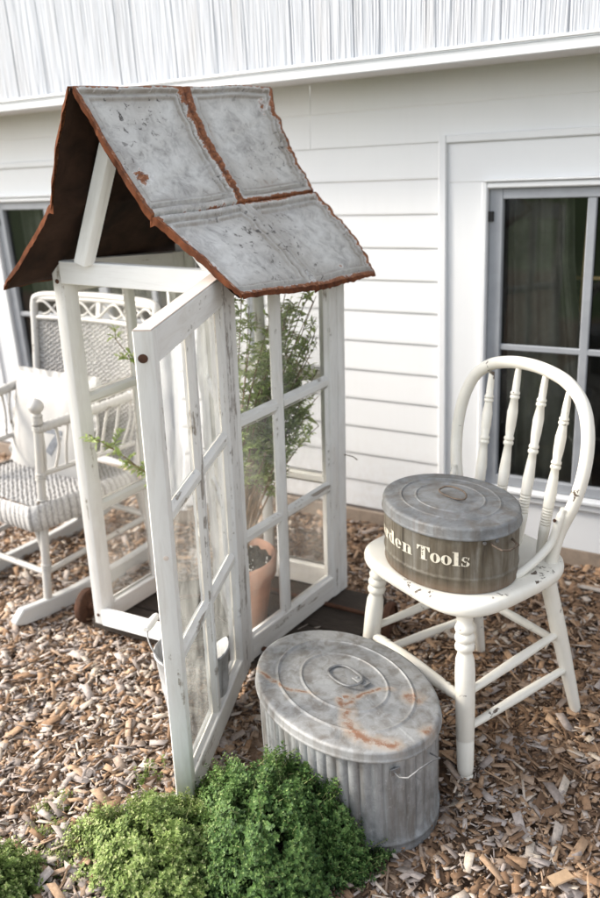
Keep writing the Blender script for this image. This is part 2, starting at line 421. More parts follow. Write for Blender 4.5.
THYMELIGHT = m_attr('yellow_green_thyme_leaves', [(0, (.045, .060, .016)), (.4, (.12, .19, .046)), (.75, (.30, .39, .115)), (1, (.58, .59, .31))], .6, 0, .2)
WILLOW = m_attr('dappled_shrub_leaves', [(0, (.22, .31, .09)), (.45, (.42, .53, .18)), (.7, (.58, .65, .33)), (.86, (.74, .70, .52)), (1, (.76, .62, .52))], .55, 0, .5)

# ------------------------------------------------------------------ camera and light
cam = bpy.data.cameras.new('Camera'); co = bpy.data.objects.new('Camera', cam); col.objects.link(co); scene.camera = co
fw = Vector((-.498243, .798567, -.337703)); rt = Vector((.857376, .511766, -.054789)); up = Vector((-.129072, .316837, .939657))
CAM = Vector((0, -2.594978, 1.37126))
M = Matrix.Identity(4)
for i in range(3): M[i][0], M[i][1], M[i][2], M[i][3] = rt[i], up[i], -fw[i], CAM[i]
co.matrix_world = M
cam.sensor_fit = 'VERTICAL'; cam.sensor_height = 36; cam.sensor_width = 24; cam.lens = 33.18
cam.clip_start = .05; cam.clip_end = 500
cam.dof.use_dof = True; cam.dof.focus_distance = 1.72; cam.dof.aperture_fstop = 2.9

SUN_EL, SUN_AZ = 34, 247     # azimuth measured clockwise from +Y: light comes from the front left
world = bpy.data.worlds.new('World'); scene.world = world; world.use_nodes = True
wt = world.node_tree; wt.nodes.clear()
sky = wt.nodes.new('ShaderNodeTexSky'); sky.sky_type = 'NISHITA'; sky.sun_disc = False
sky.sun_elevation = R(SUN_EL); sky.sun_rotation = R(SUN_AZ); sky.air_density = 1.0; sky.dust_density = 3.0
hs = wt.nodes.new('ShaderNodeHueSaturation'); hs.inputs['Saturation'].default_value = .34
bg = wt.nodes.new('ShaderNodeBackground'); bg.inputs[1].default_value = .43
wo = wt.nodes.new('ShaderNodeOutputWorld')
wt.links.new(sky.outputs[0], hs.inputs['Color']); wt.links.new(hs.outputs[0], bg.inputs[0]); wt.links.new(bg.outputs[0], wo.inputs[0])
sl = bpy.data.lights.new('Sun', 'SUN'); sl.energy = 4.1; sl.angle = R(10); sl.color = (1, .92, .80)
so = bpy.data.objects.new('Sun', sl); col.objects.link(so)
sd = Vector((math.sin(R(SUN_AZ)) * math.cos(R(SUN_EL)), math.cos(R(SUN_AZ)) * math.cos(R(SUN_EL)), math.sin(R(SUN_EL))))
so.rotation_euler = (-sd).to_track_quat('-Z', 'Y').to_euler(); so.location = sd * 20
scene.view_settings.view_transform = 'Standard'; scene.view_settings.look = 'None'; scene.view_settings.exposure = 0

# ------------------------------------------------------------------ ground and mulch
def m_ground():
    t = NT('mulch_bed_and_lawn')
    tc = t.n('ShaderNodeTexCoord').outputs['Object']; y = t.n('ShaderNodeSeparateXYZ', {0: tc}).outputs[1]
    n = t.noise(tc, 40, 6, .7); n2 = t.noise(tc, 3, 4, .6)
    br = t.ramp(n, [(.3, (.07, .045, .03)), (.5, (.17, .115, .08)), (.7, (.32, .24, .18))])
    gr = t.ramp(n2, [(.3, (.05, .09, .025)), (.7, (.09, .14, .045))])
    mk = t.ramp(t.math('ADD', t.math('MULTIPLY', y, -1.0), t.math('MULTIPLY', n2, .6)), [(.0, 0), (1, 1)])
    m2 = t.n('ShaderNodeMapRange', {'Value': y, 'From Min': -4.2, 'From Max': -4.0, 'To Min': 1.0, 'To Max': 0.0}).outputs[0]
    t.bsdf(t.mix(m2, br, gr), .95, 0, t.bump(n, .8, .01), spec=.1); return t.m
mb = MB(); mb.add([(-200, -200, 0), (200, -200, 0), (200, 60, 0), (-200, 60, 0)], [[0, 1, 2, 3]])
g = mb.build('ground', m_ground(), smooth=0); tag(g, None, None, kind='structure')

def make_chips():
    N = 170000
    x = rng.uniform(-4.6, 1.5, N); y = rng.uniform(-2.2, -.012, N)
    P = np.stack([x, y, np.zeros(N)], 1) - np.array(CAM)
    f, r, u = np.array(fw), np.array(rt), np.array(up)
    z = P @ f; px = (P @ r) / z * 828; py = -(P @ u) / z * 828
    inside = (z > .3) & (np.abs(px) < 300 + 25) & (np.abs(py) < 449 + 40)
    near = (z > .3) & (np.abs(px) < 300 + 460) & (np.abs(py) < 449 + 260)
    keep = inside | (near & (rng.random(N) < .45))
    keep &= (rng.random(N) < np.clip(1.15 - (z - 1.9) * .18, .55, 1))
    x, y, z = x[keep], y[keep], z[keep]; n = len(x)
    L = np.clip(rng.lognormal(-3.98, .52, n), .007, .062); 
    W = np.clip(L * rng.uniform(.16, .60, n), .003, .022); T = rng.uniform(.0008, .0030, n)
    fine = rng.random(n) < .38
    L = np.where(fine, rng.uniform(.006, .022, n), L); W = np.where(fine, rng.uniform(.0012, .0040, n), W); T = np.where(fine, rng.uniform(.0006, .0016, n), T)
    spl = rng.random(n) < .014
    L = np.where(spl, rng.uniform(.045, .09, n), L); W = np.where(spl, rng.uniform(.0025, .0055, n), W)
    yaw = rng.uniform(0, 2 * PI, n); pit = rng.normal(0, .22, n); rol = rng.normal(0, .27, n)
    cz, sz, cp, sp, cr, sr = np.cos(yaw), np.sin(yaw), np.cos(pit), np.sin(pit), np.cos(rol), np.sin(rol)
    ax = np.stack([cz * cp, sz * cp, sp], 1)
    ay0 = np.stack([-sz, cz, 0 * cz], 1); az0 = np.cross(ax, ay0)
    ay = ay0 * cr[:, None] + az0 * sr[:, None]; az = np.cross(ax, ay)
    lift = np.abs(ax[:, 2]) * L / 2 + np.abs(ay[:, 2]) * W / 2
    mound = .012 * np.sin(x * 5.1 + 1) * np.sin(y * 6.3) + .006 * np.sin(x * 13 + y * 9)
    zc = .003 + np.clip(mound, -.004, .02) + np.minimum(lift * .75, .011) + rng.random(n) ** 1.5 * .011
    ang = R(-26); dx, dy = x + .759, y + 1.252; ex, ey = dx * math.cos(ang) + dy * math.sin(ang), -dx * math.sin(ang) + dy * math.cos(ang)
    rr = np.hypot(ex / .243, ey / .170)      # the bin has settled into the mulch and pressed it down round its foot
    zc = np.where((rr > .97) & (rr < 1.22), zc * .45 - .006, zc)
    c = np.stack([x, y, zc], 1)
    V = np.zeros((n, 8, 3)); k = 0
    ta, tb = rng.uniform(.72, 1.0, n), rng.uniform(.82, 1.0, n); sk = rng.normal(0, .22, n)
    for sx in (-1, 1):
        for sy in (-1, 1):
            for sz_ in (-1, 1):
                wv = W / 2 * (ta if sx < 0 else tb)
                lv = L / 2 * (1 + sk * sy * .5)
                V[:, k] = c + ax * (sx * lv)[:, None] + ay * (sy * wv)[:, None] + az * (sz_ * T / 2)[:, None]; k += 1
    faces = np.array([[0, 1, 3, 2], [4, 6, 7, 5], [0, 4, 5, 1], [2, 3, 7, 6], [0, 2, 6, 4], [1, 5, 7, 3]])
    F = (np.arange(n)[:, None, None] * 8 + faces[None]).reshape(-1, 4)
    grey = .5 + .5 * np.sin(x * 1.7 + y * 2.3 + 1.0)
    # more silver chips toward the left and front, more brown ones by the wall and to the right
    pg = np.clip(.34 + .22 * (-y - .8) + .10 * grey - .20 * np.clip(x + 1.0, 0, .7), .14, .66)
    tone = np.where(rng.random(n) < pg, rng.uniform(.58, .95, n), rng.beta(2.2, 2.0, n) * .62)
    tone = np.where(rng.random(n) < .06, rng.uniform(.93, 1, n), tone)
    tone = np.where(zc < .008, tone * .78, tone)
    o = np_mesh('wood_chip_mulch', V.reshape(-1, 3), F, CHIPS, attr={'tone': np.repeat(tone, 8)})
    tag(o, 'loose brown and silver wood chip mulch covering the bed', 'mulch', kind='stuff')
make_chips()
def loose_piece(name, label, cat, p, L, W, T, rz, mat, pitch=.05):
    mb = MB(); d = Vector((math.cos(rz) * math.cos(pitch), math.sin(rz) * math.cos(pitch), math.sin(pitch)))
    s = Vector((-math.sin(rz), math.cos(rz), 0)); n = d.cross(s)
    pts = []; k = 7
    mb.bar(-d * L / 2, d * L / 2, s * W, n * T, .002)
    o = mb.build(name, mat); o.location = p; tag(o, label, cat); return o
loose_piece('bark_slab', 'broad flat tan wood slab lying in the near right mulch corner', 'wood chip', (-.258, -1.325, .028), .044, .026, .004, .9, m_simple('tan_slab', (.42, .29, .18), .85, .25, 30, .4))
loose_piece('bark_strip', 'long pale weathered strip of wood lying before the foundation', 'wood strip', (-.47, -.18, .026), .20, .016, .008, -.12, m_simple('pale_strip', (.52, .46, .40), .85, .2, 30, .4))

def off(o):
    l = Vector(o)
    return lambda v: Vector(v) - l
# ------------------------------------------------------------------ house
HL = (-1.5, 0, 0)
house = thing('house', 'white lap-sided house wall with overhanging shingled upper storey behind the garden bed', 'house', HL)
hx = off(HL)
E_ = .108; Z1 = 1.483      # bottom edge of course k: Z1 - E_*k
PAN = {'r': (-1.035, .46), 'l': (-3.30, -1.80)}       # outer edges of the two window panels
def course(mb, x0, x1, zb, top=None):
    zt = zb + E_ if top is None else top
    n = max(1, int((x1 - x0) / .25)); V = []; F = []
    prof = [(0, zb), (-.0060, zb + .0005), (-.0066, zb + .003), (-.0060, zb + .010), (-.0012, zt - .0005)]
    for k in range(n + 1):
        x = x0 + (x1 - x0) * k / n
        for y, z in prof: V.append((x, y, z))
    m = len(prof)
    for k in range(n):
        for j in range(m - 1): F.append([k * m + j, (k + 1) * m + j, (k + 1) * m + j + 1, k * m + j + 1])
    F.append(list(range(m))); F.append([n * m + j for j in range(m - 1, -1, -1)])
    mb.add(V, F)
mb = MB()
XL, XR = -7.0, 4.0
k = -1
while True:
    zb = Z1 - E_ * k
    if zb < -.02: break
    zt = min(zb + E_, 1.574)
    if zb >= 1.37:      # above the windows: full width, with butt joints
        joint = -1.497 if k == 0 else (-1.503 if k == 1 else -1.9)
        course(mb, XL, joint - .0007, zb, zt); course(mb, joint + .0007, XR, zb, zt)
        lap = MB()
    else:
        b = max(zb, .066)
        if zb < .066: course(mb, XL, PAN['l'][0], b, zt); course(mb, PAN['l'][1], PAN['r'][0], b, zt); course(mb, PAN['r'][1], XR, b, zt)
        else:
            for a, c in ((XL, PAN['l'][0]), (PAN['l'][1], PAN['r'][0]), (PAN['r'][1], XR)): course(mb, a, c, zb, zt)
    k += 1
mb.build('lap_siding', VINYL, house, hx, smooth=25)
mb = MB(); mb.bar((XL, .012, .016), (XR, .012, .016), (0, .05, 0), (0, 0, .10)); mb.build('foundation', FOUND, house, hx)
# soffit, fascia, upper storey
OV = .25
mb = MB()
x = XL
while x < XR:
    mb.bar((x + .0015, -.118, 1.5835), (x + .1505, -.118, 1.5835), (0, .228, 0), (0, 0, .008), .002); x += .152
mb.build('soffit', SOFFIT, house, hx)
mb = MB(); mb.bar((XL, -OV + .008, 1.5905), (XR, -OV + .008, 1.5905), (0, .016, 0), (0, 0, .030), .003)
mb.bar((XL, -OV - .002, 1.611), (XR, -OV - .002, 1.611), (0, .012, 0), (0, 0, .010), .003)
mb.build('fascia', TRIM, house, hx)
# shakes: grooved sheet
mb = MB(); rows = []; xs = np.arange(-5.2, 2.2, .0035); dep = np.zeros(len(xs)); ton = np.zeros(len(xs)); uvr = []
i = 0
while i < len(xs):
    w = int(rng.uniform(16, 60)); base = rng.uniform(0, .0014)
    seg = base + np.convolve(rng.normal(0, .0006, w + 8), np.ones(4) / 4, 'same')[:w]
    seg[:1] = -.002
    dep[i:i + w] = seg[:len(dep) - i]; ton[i:i + w] = rng.beta(2, 2); ton[i:i + 1] = .05; i += w
for z in (1.617, 1.72, 1.84, 2.0, 2.2):
    rows.append([(xx, -OV + .012 - d + rng.normal(0, .0006), z) for xx, d in zip(xs, dep)]); uvr.append([(xx, z) for xx in xs])
mb.grid(rows, uvr); so_ = mb.build('shake_siding', SHAKES, house, hx, smooth=0)
at_ = so_.data.attributes.new('tone', 'FLOAT', 'POINT'); at_.data.foreach_set('value', np.tile(ton, 5).astype(np.float32))
def window(xl, ww, name_label):
    """xl = left edge of the grey frame, ww = its width"""
    px0, px1 = (PAN['r'] if xl > -2 else PAN['l'])
    zt, zb = 1.232, .258
    tr = MB()
    ins0, ins1, instop = px0 + .027, px1 - .027, 1.370
    # channel round the flat panel
    tr.bar((px0 + .0135, -.010, .066), (px0 + .0135, -.010, 1.3945), (.027, 0, 0), (0, .026, 0), .004)
    tr.bar((px1 - .0135, -.010, .066), (px1 - .0135, -.010, 1.3945), (.027, 0, 0), (0, .026, 0), .004)
    tr.bar((ins0, -.0105, 1.382), (ins1, -.0105, 1.382), (0, .025, 0), (0, 0, .0245), .004)
    cas = .020
    x0, x1 = xl - cas, xl + ww + cas
    # flat panel boards round the opening, 45 degree mitres left as fine lines
    pz = -.006
    tr.bar(((ins0 + x0) / 2, pz, .066), ((ins0 + x0) / 2, pz, 1.2535), (x0 - ins0 - .001, 0, 0), (0, .012, 0), .0008)
    tr.bar(((ins1 + x1) / 2, pz, .066), ((ins1 + x1) / 2, pz, 1.2535), (ins1 - x1 - .001, 0, 0), (0, .012, 0), .0008)
    tr.bar((ins0, pz, 1.3118), (ins1, pz, 1.3118), (0, .012, 0), (0, 0, .115), .0008)
    tr.bar((x0, pz, .139), (x1, pz, .139), (0, .012, 0), (0, 0, .146), .0008)
    tr.build('trim_panel', TRIM, house, hx)
    cs = MB()
    cs.bar((xl - cas / 2, -.016, zb), (xl - cas / 2, -.016, zt + .0205), (cas - .001, 0, 0), (0, .030, 0), .004)
    cs.bar((xl + ww + cas / 2, -.016, zb), (xl + ww + cas / 2, -.016, zt + .0205), (cas - .001, 0, 0), (0, .030, 0), .004)
    cs.bar((xl, -.0165, zt + .0105), (xl + ww, -.0165, zt + .0105), (0, .029, 0), (0, 0, .019), .004)
    cs.bar((xl - cas * .5, -.020, zt + .0245), (xl + ww + cas * .5, -.020, zt + .0245), (0, .038, 0), (0, 0, .007), .002)
    cs.build('casing', TRIM, house, hx)
    f = .044; yd = -.002
    fr = MB()
    fr.bar((xl + f / 2, yd, zb), (xl + f / 2, yd, zt), (f, 0, 0), (0, .022, 0), .003)
    fr.bar((xl + ww - f / 2, yd, zb), (xl + ww - f / 2, yd, zt), (f, 0, 0), (0, .022, 0), .003)
    fr.bar((xl + f, yd, zt - .016), (xl + ww - f, yd, zt - .016), (0, .021, 0), (0, 0, .032), .003)
    fr.bar((xl + f, yd, zb + .0185), (xl + ww - f, yd, zb + .0185), (0, .021, 0), (0, 0, .037), .003)
    xm = xl + ww / 2
    fr.bar((xm, yd + .001, zb + .037), (xm, yd + .001, zt - .032), (.050, 0, 0), (0, .022, 0), .003)
    W = fr.build('window', GREYFRAME, house, hx)
    gx0, gx1, gz0, gz1 = xl + f, xl + ww - f, zb + .037, zt - .032
    for a, b in ((gx0, xm - .025), (xm + .025, gx1)):
        m = MB(); c = (a + b) / 2 + (.006 if a == gx0 else -.006)
        m.bar((c, -.003, gz0), (c, -.003, gz1), (.027, 0, 0), (0, .012, 0), .003)
        zc = .739
        m.bar((a, -.0036, zc), (b, -.0036, zc), (0, .010, 0), (0, 0, .020), .003)
        m.build('muntin', GREYFRAME, W, hx)
        p = MB(); p.add([(a, .006, gz0), (b, .006, gz0), (b, .006, gz1), (a, .006, gz1)], [[0, 1, 2, 3]]); p.build('pane', WINGLASS, W, hx, smooth=0)
    s = MB()
    s.bar((xl - .02, -.018, .249), (xl + ww + .02, -.018, .249), (0, .044, 0), (0, 0, .016), .004)
    s.bar((xl - .018, -.013, .2265), (xl + ww + .018, -.013, .2265), (0, .030, 0), (0, 0, .027), .006)
    s.build('sill', TRIM, W, hx)
    l = MB(); l.bar((xl + .006, -.014, 1.135), (xl + .006, -.014, 1.165), (.020, 0, 0), (0, .012, 0), .002); l.build('latch', BLACK, W, hx)
    # room behind the glass, its dimness put into the colour, with curtain
    rm = MB(); a, b = xl - .05, xl + ww + .05
    rm.add([(a, .03, .15), (b, .03, .15), (b, .9, .15), (a, .9, .15), (a, .03, 1.35), (b, .03, 1.35), (b, .9, 1.35), (a, .9, 1.35)],
           [[3, 2, 6, 7], [0, 3, 7, 4], [1, 5, 6, 2], [0, 1, 2, 3], [4, 7, 6, 5]])
    rm.build('dim_room', ROOMDARK, W, hx, smooth=0)
    cu = MB(); rows = []
    for z, sp, sh in ((1.24, .20, .0), (1.0, .21, .012), (.7, .25, .03), (.4, .29, .05), (.2, .31, .06)):
        row = []
        for q in range(61):
            w_ = q / 60; ph = w_ * 2 * PI * 3.2 + 1.6 * math.sin(w_ * 5 + z)
            row.append((xl + .025 + sh * .2 + sp * w_, .10 + .018 * math.sin(ph) + .008 * math.sin(ph * 2.3 + z), z))
        rows.append(row)
    cu.grid(rows); cu.build('curtain', CURTAIN, W, hx, smooth=60)
    la = MB(); la.bar((xl + .250, .19, .75), (xl + .262, .19, 1.20), (.020, 0, 0), (0, .012, 0), .002); la.bar((xl + .10, .22, .93), (xl + .5, .22, .935), (0, .012, 0), (0, 0, .012), .002)  # added bars that stand in for a tan reflection in the glass
    la.build('reflection_strip', REFLTAN, W, hx)
window(-.871, 1.17, '')
window(-3.131, 1.17, '')

# ------------------------------------------------------------------ greenhouse: racked box, axes measured from the place
GO = Vector((-1.71, -1.081, .068))
GA = Matrix(((.99276864, .13894036, .01760104), (.11248124, 1.02354149, .02213452), (-.05398507, .04591727, .99960005)))
gh = thing('greenhouse', 'small greenhouse of old white window sashes under a rusty tin tile roof, door standing open', 'greenhouse', GO)
gx = lambda v: GA @ Vector(v)
W_, D_, H_ = .522, .462, 1.076
def sash(name, fr, w, h, th, mats, label=None, inner=0, rails=(.068, .058), st=.045, st1=None, mid=None, outer=1, glass=GLASS, extra=None):
    """fr(a,t,z): a across, t outward through the thickness (0 = inner face), z up"""
    x = lambda v: gx(fr(*v))
    m = MB(); e = .0004; st1 = st1 or st
    m.bar((st / 2, th / 2, 0), (st / 2, th / 2, h), (st, 0, 0), (0, th, 0), .0025, inner)
    m.bar((w - st1 / 2, th / 2, 0), (w - st1 / 2, th / 2, h), (st1, 0, 0), (0, th, 0), .0025)
    m.bar((st - e, th / 2, rails[0] / 2), (w - st1 + e, th / 2, rails[0] / 2), (0, th - .0016, 0), (0, 0, rails[0]), .0025)
    m.bar((st - e, th / 2, h - rails[1] / 2), (w - st1 + e, th / 2, h - rails[1] / 2), (0, th - .0016, 0), (0, 0, rails[1]), .0025)
    # glazing beads sloping to the pane round every light
    S = m.build(name, mats, gh, x, label=label)
    cx = mid if mid else w / 2
    mw = .027; mt = th * .72; zs = [.366, .69]
    v = MB(); v.bar((cx, th / 2, rails[0]), (cx, th / 2, h - rails[1]), (mw, 0, 0), (0, mt, 0), .006, inner); v.build('muntin', mats, S, x)
    for z in zs:
        v = MB()
        v.bar((st, th / 2, z), (cx - mw / 2 + .001, th / 2, z), (0, mt - .002, 0), (0, 0, mw), .006)
        v.bar((cx + mw / 2 - .001, th / 2, z), (w - st1, th / 2, z), (0, mt - .002, 0), (0, 0, mw), .006)
        v.build('muntin', mats, S, x)
    xs_ = [(st, cx - mw / 2), (cx + mw / 2, w - st1)]
    zz = [(rails[0], zs[0] - mw / 2), (zs[0] + mw / 2, zs[1] - mw / 2), (zs[1] + mw / 2, h - rails[1])]
    for a0, a1 in xs_:
        for z0, z1 in zz:
            p = MB(); p.add([(a0, th / 2, z0), (a1, th / 2, z0), (a1, th / 2, z1), (a0, th / 2, z1)], [[0, 1, 2, 3]], [[(a0, z0), (a1, z0), (a1, z1), (a0, z1)]])
            p.build('pane', glass, S, x, smooth=0)
            # putty fillets on both faces
            for side in (0.0, 1.0):
                pass
    pt = MB()
    for a0, a1 in xs_:
        for z0, z1 in zz:
            pd = .007; t0, t1 = th / 2 + .0015, th / 2 + mt * .36
            ring0 = [(a0, t1, z0), (a1, t1, z0), (a1, t1, z1), (a0, t1, z1)]
            ring1 = [(a0 + pd, t0, z0 + pd), (a1 - pd, t0, z0 + pd), (a1 - pd, t0, z1 - pd), (a0 + pd, t0, z1 - pd)]
            for q in range(4):
                q2 = (q + 1) % 4; L = .3
                pt.add([ring0[q], ring0[q2], ring1[q2], ring1[q]], [[0, 1, 2, 3]], [[(a0, z0), (a0 + L, z0), (a0 + L, z0 + .01), (a0, z0 + .01)]])
    pt.build('glazing_putty', mats, S, x, smooth=0)
    return S
TH = .034
dip = lambda z: max(0, z - .93) / .146 * .055
sash('side_sash', lambda a, t, z: (W_ - TH + t, a + .002, z - dip(z) * (a / D_) ** 1.5), D_ - TH - .004, H_, TH, WOODGREY, 'weathered right-hand window sash with two columns of three panes', mid=.184, st=.024, st1=.034)
sash('side_sash', lambda a, t, z: (TH - t, a + .001, z - dip(z) * (a / D_)), D_ - TH - .003, H_, TH, WOOD, 'left-hand window sash with thin cross bars', rails=(.055, .085), mid=.225)
sash('rear_sash', lambda a, t, z: (a, D_ - TH + t, z - dip(z) * (max(0, a / W_ - .5) * 2)), W_, H_, TH, WOODGREY)
PHI = 2.013; DW = .540
cd, sn = math.cos(PHI), math.sin(PHI)
def dfr(a, t, z): return (W_ + .007 - cd * a - sn * t, .003 - sn * a + cd * t, z)
door = sash('door', lambda a, t, z: dfr(a, TH - t, z), DW, H_, TH, [WOODGREY, WOODBARE], 'open sash door, its outer edge nearest the viewer', inner=1, glass=DOORGLASS, rails=(.066, .066), st=.074, st1=.028, mid=.285)
# bare, sun-bleached top edge of the door and a countersunk screw in its outer edge
m = MB(); m.bar((0, TH / 2, H_ + .0016), (DW, TH / 2, H_ + .0016), (0, TH - .003, 0), (0, 0, .003), .0006); m.build('bare_top_edge', WOODTAN, door, lambda v: gx(dfr(*v)))
def disc(mb, c, n, r, d=.002, seg=14, mat=0): mb.lathe(Vector(c), Vector(c) + Vector(n).normalized() * d, [(0, r), (.7, r), (1, r * .8)], seg, mat)
m = MB(); disc(m, (DW + .0002, TH * .55, H_ - .050), (1, 0, 0), .0085); m.build('screw', RUSTIRON, door, lambda v: gx(dfr(*v)))
m = MB(); disc(m, (DW + .0002, TH * .3, .62), (1, .0, 0), .005, .001); m.build('knot', WOODTAN, door, lambda v: gx(dfr(*v)))
# front rails and gable boards
m = MB(); m.bar((TH + .001, -.006 + .012, H_ - .030), (W_ - .004, .006, H_ + .002 - .030), (0, .022, 0), (0, 0, .058), .002); m.build('front_rail', WOODWHITE, gh, gx)
m = MB(); m.bar((TH + .001, .006, .026), (W_ - .004, .006, .026), (0, .022, 0), (0, 0, .050), .002); m.build('front_rail', WOODWHITE, gh, gx)
m = MB(); disc(m, (TH * .5, .0005, H_ - .055), (0, -1, 0), .006); m.build('screw', RUSTIRON, gh, gx); m = MB(); disc(m, (TH * .5, .0005, .03), (0, -1, 0), .005); m.build('screw', RUSTIRON, gh, gx)
m = MB(); m.bar((.126, -.014, H_ + .001), (.246, -.014, 1.37), (.032, 0, -.012), (0, .034, 0), .0025); m.build('rafter', WOODWHITE, gh, gx)
m = MB(); m.bar((.490, .012, H_ + .001), (.400, .012, 1.19), (.040, 0, .032), (0, .03, 0), .0025); m.build('rafter', WOODWHITE, gh, gx)
m = MB(); m.bar((.130, D_ - .02, H_), (.222, D_ - .02, 1.27), (.040, 0, -.019), (0, .03, 0), .0025); m.build('rafter', WOODGREY, gh, gx)
m = MB(); m.bar((.370, D_ - .02, H_ + .001), (.300, D_ - .02, 1.25), (.040, 0, .019), (0, .03, 0), .0025); m.build('rafter', WOODGREY, gh, gx)
m = MB(); m.bar((.262, -.06, 1.425), (.262, .47, 1.412), (.03, 0, 0), (0, 0, .04), .003); m.build('ridge_beam', PLANK, gh, gx)
m = MB(); m.tube([gx((W_ - .002, D_ - .01, .45)), gx((W_ + .03, D_ - .012, .448)), gx((W_ + .048, D_ - .02, .444))], .0016, 6); m.build('nail', WIRE, gh)

# pressed tin roof
def poly_at(pl, s):
    d = [0]
    for i in range(1, len(pl)): d.append(d[-1] + math.hypot(pl[i][0] - pl[i - 1][0], pl[i][1] - pl[i - 1][1]))
    q = s * d[-1]
    for i in range(1, len(pl)):
        if q <= d[i] + 1e-9:
            f = (q - d[i - 1]) / (d[i] - d[i - 1]); return (pl[i - 1][0] + f * (pl[i][0] - pl[i - 1][0]), pl[i - 1][1] + f * (pl[i][1] - pl[i - 1][1]))
    return pl[-1]
def resplit(pl, kink):
    """polyline reparametrised so that the kink sits at s = .55"""
    a, b = pl[:kink + 1], pl[kink:]
    return lambda s: poly_at(a, s / .55) if s <= .55 else poly_at(b, (s - .55) / .45)
FR = resplit([(.261, 1.487), (.306, 1.40), (.356, 1.323), (.437, 1.212), (.49, 1.171), (.565, 1.117), (.649, 1.05)], 3)
RR = resplit([(.263, 1.463), (.317, 1.349), (.352, 1.265), (.390, 1.189), (.44, 1.145), (.500, 1.083), (.576, .970)], 3)
FL = resplit([(.261, 1.487), (.211, 1.375), (.185, 1.29), (.168, 1.232), (.11, 1.168), (.045, 1.09), (-.016, 1.024)], 3)
RL = resplit([(.263, 1.463), (.212, 1.352), (.178, 1.27), (.150, 1.20), (.095, 1.145), (.025, 1.078), (-.05, 1.0)], 3)
def sm(x, a, b):
    t = min(1, max(0, (x - a) / (b - a))); return t * t * (3 - 2 * t)
def hsh(*a):
    v = math.sin(sum(q * w for q, w in zip(a, (12.9898, 78.233, 37.719)))) * 43758.5453; return v - math.floor(v)
def vn(x, s):
    i = math.floor(x); f = x - i; f = f * f * (3 - 2 * f); return (hsh(i, s) * (1 - f) + hsh(i + 1, s) * f) * 2 - 1
Y0, Y1 = -.122, .507
def roof(FF, RF, sgn, name, label):
    NS, NY = 180, 190
    P = [[None] * (NY + 1) for _ in range(NS + 1)]; attr = []; cov = []
    for i in range(NS + 1):
        s = i / NS
        for j in range(NY + 1):
            t = j / NY
            jag = .007 * vn(s * 4.3, 3) + .0014 * vn(s * 19, 5) + .0006 * vn(s * 61, 5)
            jagr = .008 * vn(s * 5.2, 11) + .006 * vn(s * 23, 6) + .003 * vn(s * 70, 4)
            y = Y0 + jag * (1 - t) ** 3 + (Y1 + jagr * 1.2 - Y0) * t
            e = .006 * vn(t * 5, 21 + sgn) + .003 * vn(t * 24, 9)
            ss = max(0, min(1, s + e * (s ** 6)))
            a, b = FF(ss), RF(ss)
            x, z = a[0] + (b[0] - a[0]) * t, a[1] + (b[1] - a[1]) * t
            z -= .010 * math.sin(PI * t) * s * .6 - .004 * vn(t * 5 + s * 3, 2)
            P[i][j] = Vector((x, y, z))
    # tile relief
    Q = [[None] * (NY + 1) for _ in range(NS + 1)]; B_ = [[None] * (NY + 1) for _ in range(NS + 1)]
    for i in range(NS + 1):
        s = i / NS
        for j in range(NY + 1):
            t = j / NY
            du = P[min(i + 1, NS)][j] - P[max(i - 1, 0)][j]; dv = P[i][min(j + 1, NY)] - P[i][max(j - 1, 0)]
            n = du.cross(dv).normalized()
            if n.z < 0: n = -n
            u = (s / .55 if s < .55 else (s - .55) / .45); lu = .33 if s < .55 else .27
            v = (t * 2) % 1.0 if t < 1 else 1.0; lv = .315
            ed = min(u * lu + (.008 if s < .3 else 0), (1 - u) * lu + (.008 if s > .8 else 0), v * lv + (.008 if t < .25 else 0), (1 - v) * lv + (.008 if t > .75 else 0))
            h = .010 * sm(ed, .0, .006) - .008 * sm(ed, .017, .022) + .005 * sm(ed, .027, .030) - .005 * sm(ed, .034, .039)
            h += .0010 * vn(s * 31 + t * 11, 77) + .0010 * vn(s * 14 + t * 5, 7) + .0010 * vn(t * 19 - s * 8, 8)
            Q[i][j] = P[i][j] + n * h; B_[i][j] = P[i][j] - n * (.004 - .0035 * (1 - sm(min(t, 1 - t, 1 - s), 0, .03)))
            outer = min(t, 1 - t) * .63 if s > .02 else .2
            wf = .022 * (1 + .75 * vn(s * 6, 51) + .4 * vn(s * 17, 52))
            eo = max(.75 * math.exp(-((s - .37) / .05) ** 2 - ((t - .085) / .045) ** 2), .62 * math.exp(-((s - .10) / .05) ** 2 - ((t - .93) / .03) ** 2), .58 * math.exp(-((s - .93) / .02) ** 2 - ((t - .78) / .03) ** 2), 1.2 * (1 - min(t * .63 / max(.006, wf), 1)), .8 * (1 - min((1 - t) * .63 / .020, 1)), .85 * (1 - min((1 - s) * .59 / .020, 1)), .5 * (1 - min(s * .6 / .012, 1)))
            seamv = (1 - min(abs(t - .5) * .63 / .027, 1)) * (1.0 if s < .56 else .22)
            seamh = (1 - min(abs(s - .55) * .59 / .018, 1)) * (.9 if t > .48 else .42)
            attr.append(min(1.1, .12 * (ed < .02) + max(eo, seamv * 1.0, seamh * 1.0)) if max(eo, seamv, seamh) > .05 else .18 * (1 - sm(ed, .02, .05)))
            rdg = .75 * (abs(t - .5) * .63 > .006) * (1 - sm(abs(t - .5) * .63, .006, .016)) * (s > .56)  # dark lines painted beside the lower seam as shading of its ridge
            bnd = lambda a, b, c, d: sm(ed, a, b) * (1 - sm(ed, c, d))
            cov.append(max(rdg, bnd(.015, .019, .023, .028), .85 * bnd(.033, .036, .040, .045), .38 * (1 - sm(ed, .040, .072 + .03 * vn(s * 7 + t * 9, 41))), .6 * (1 - sm(ed, .0, .008))))
    m = MB()
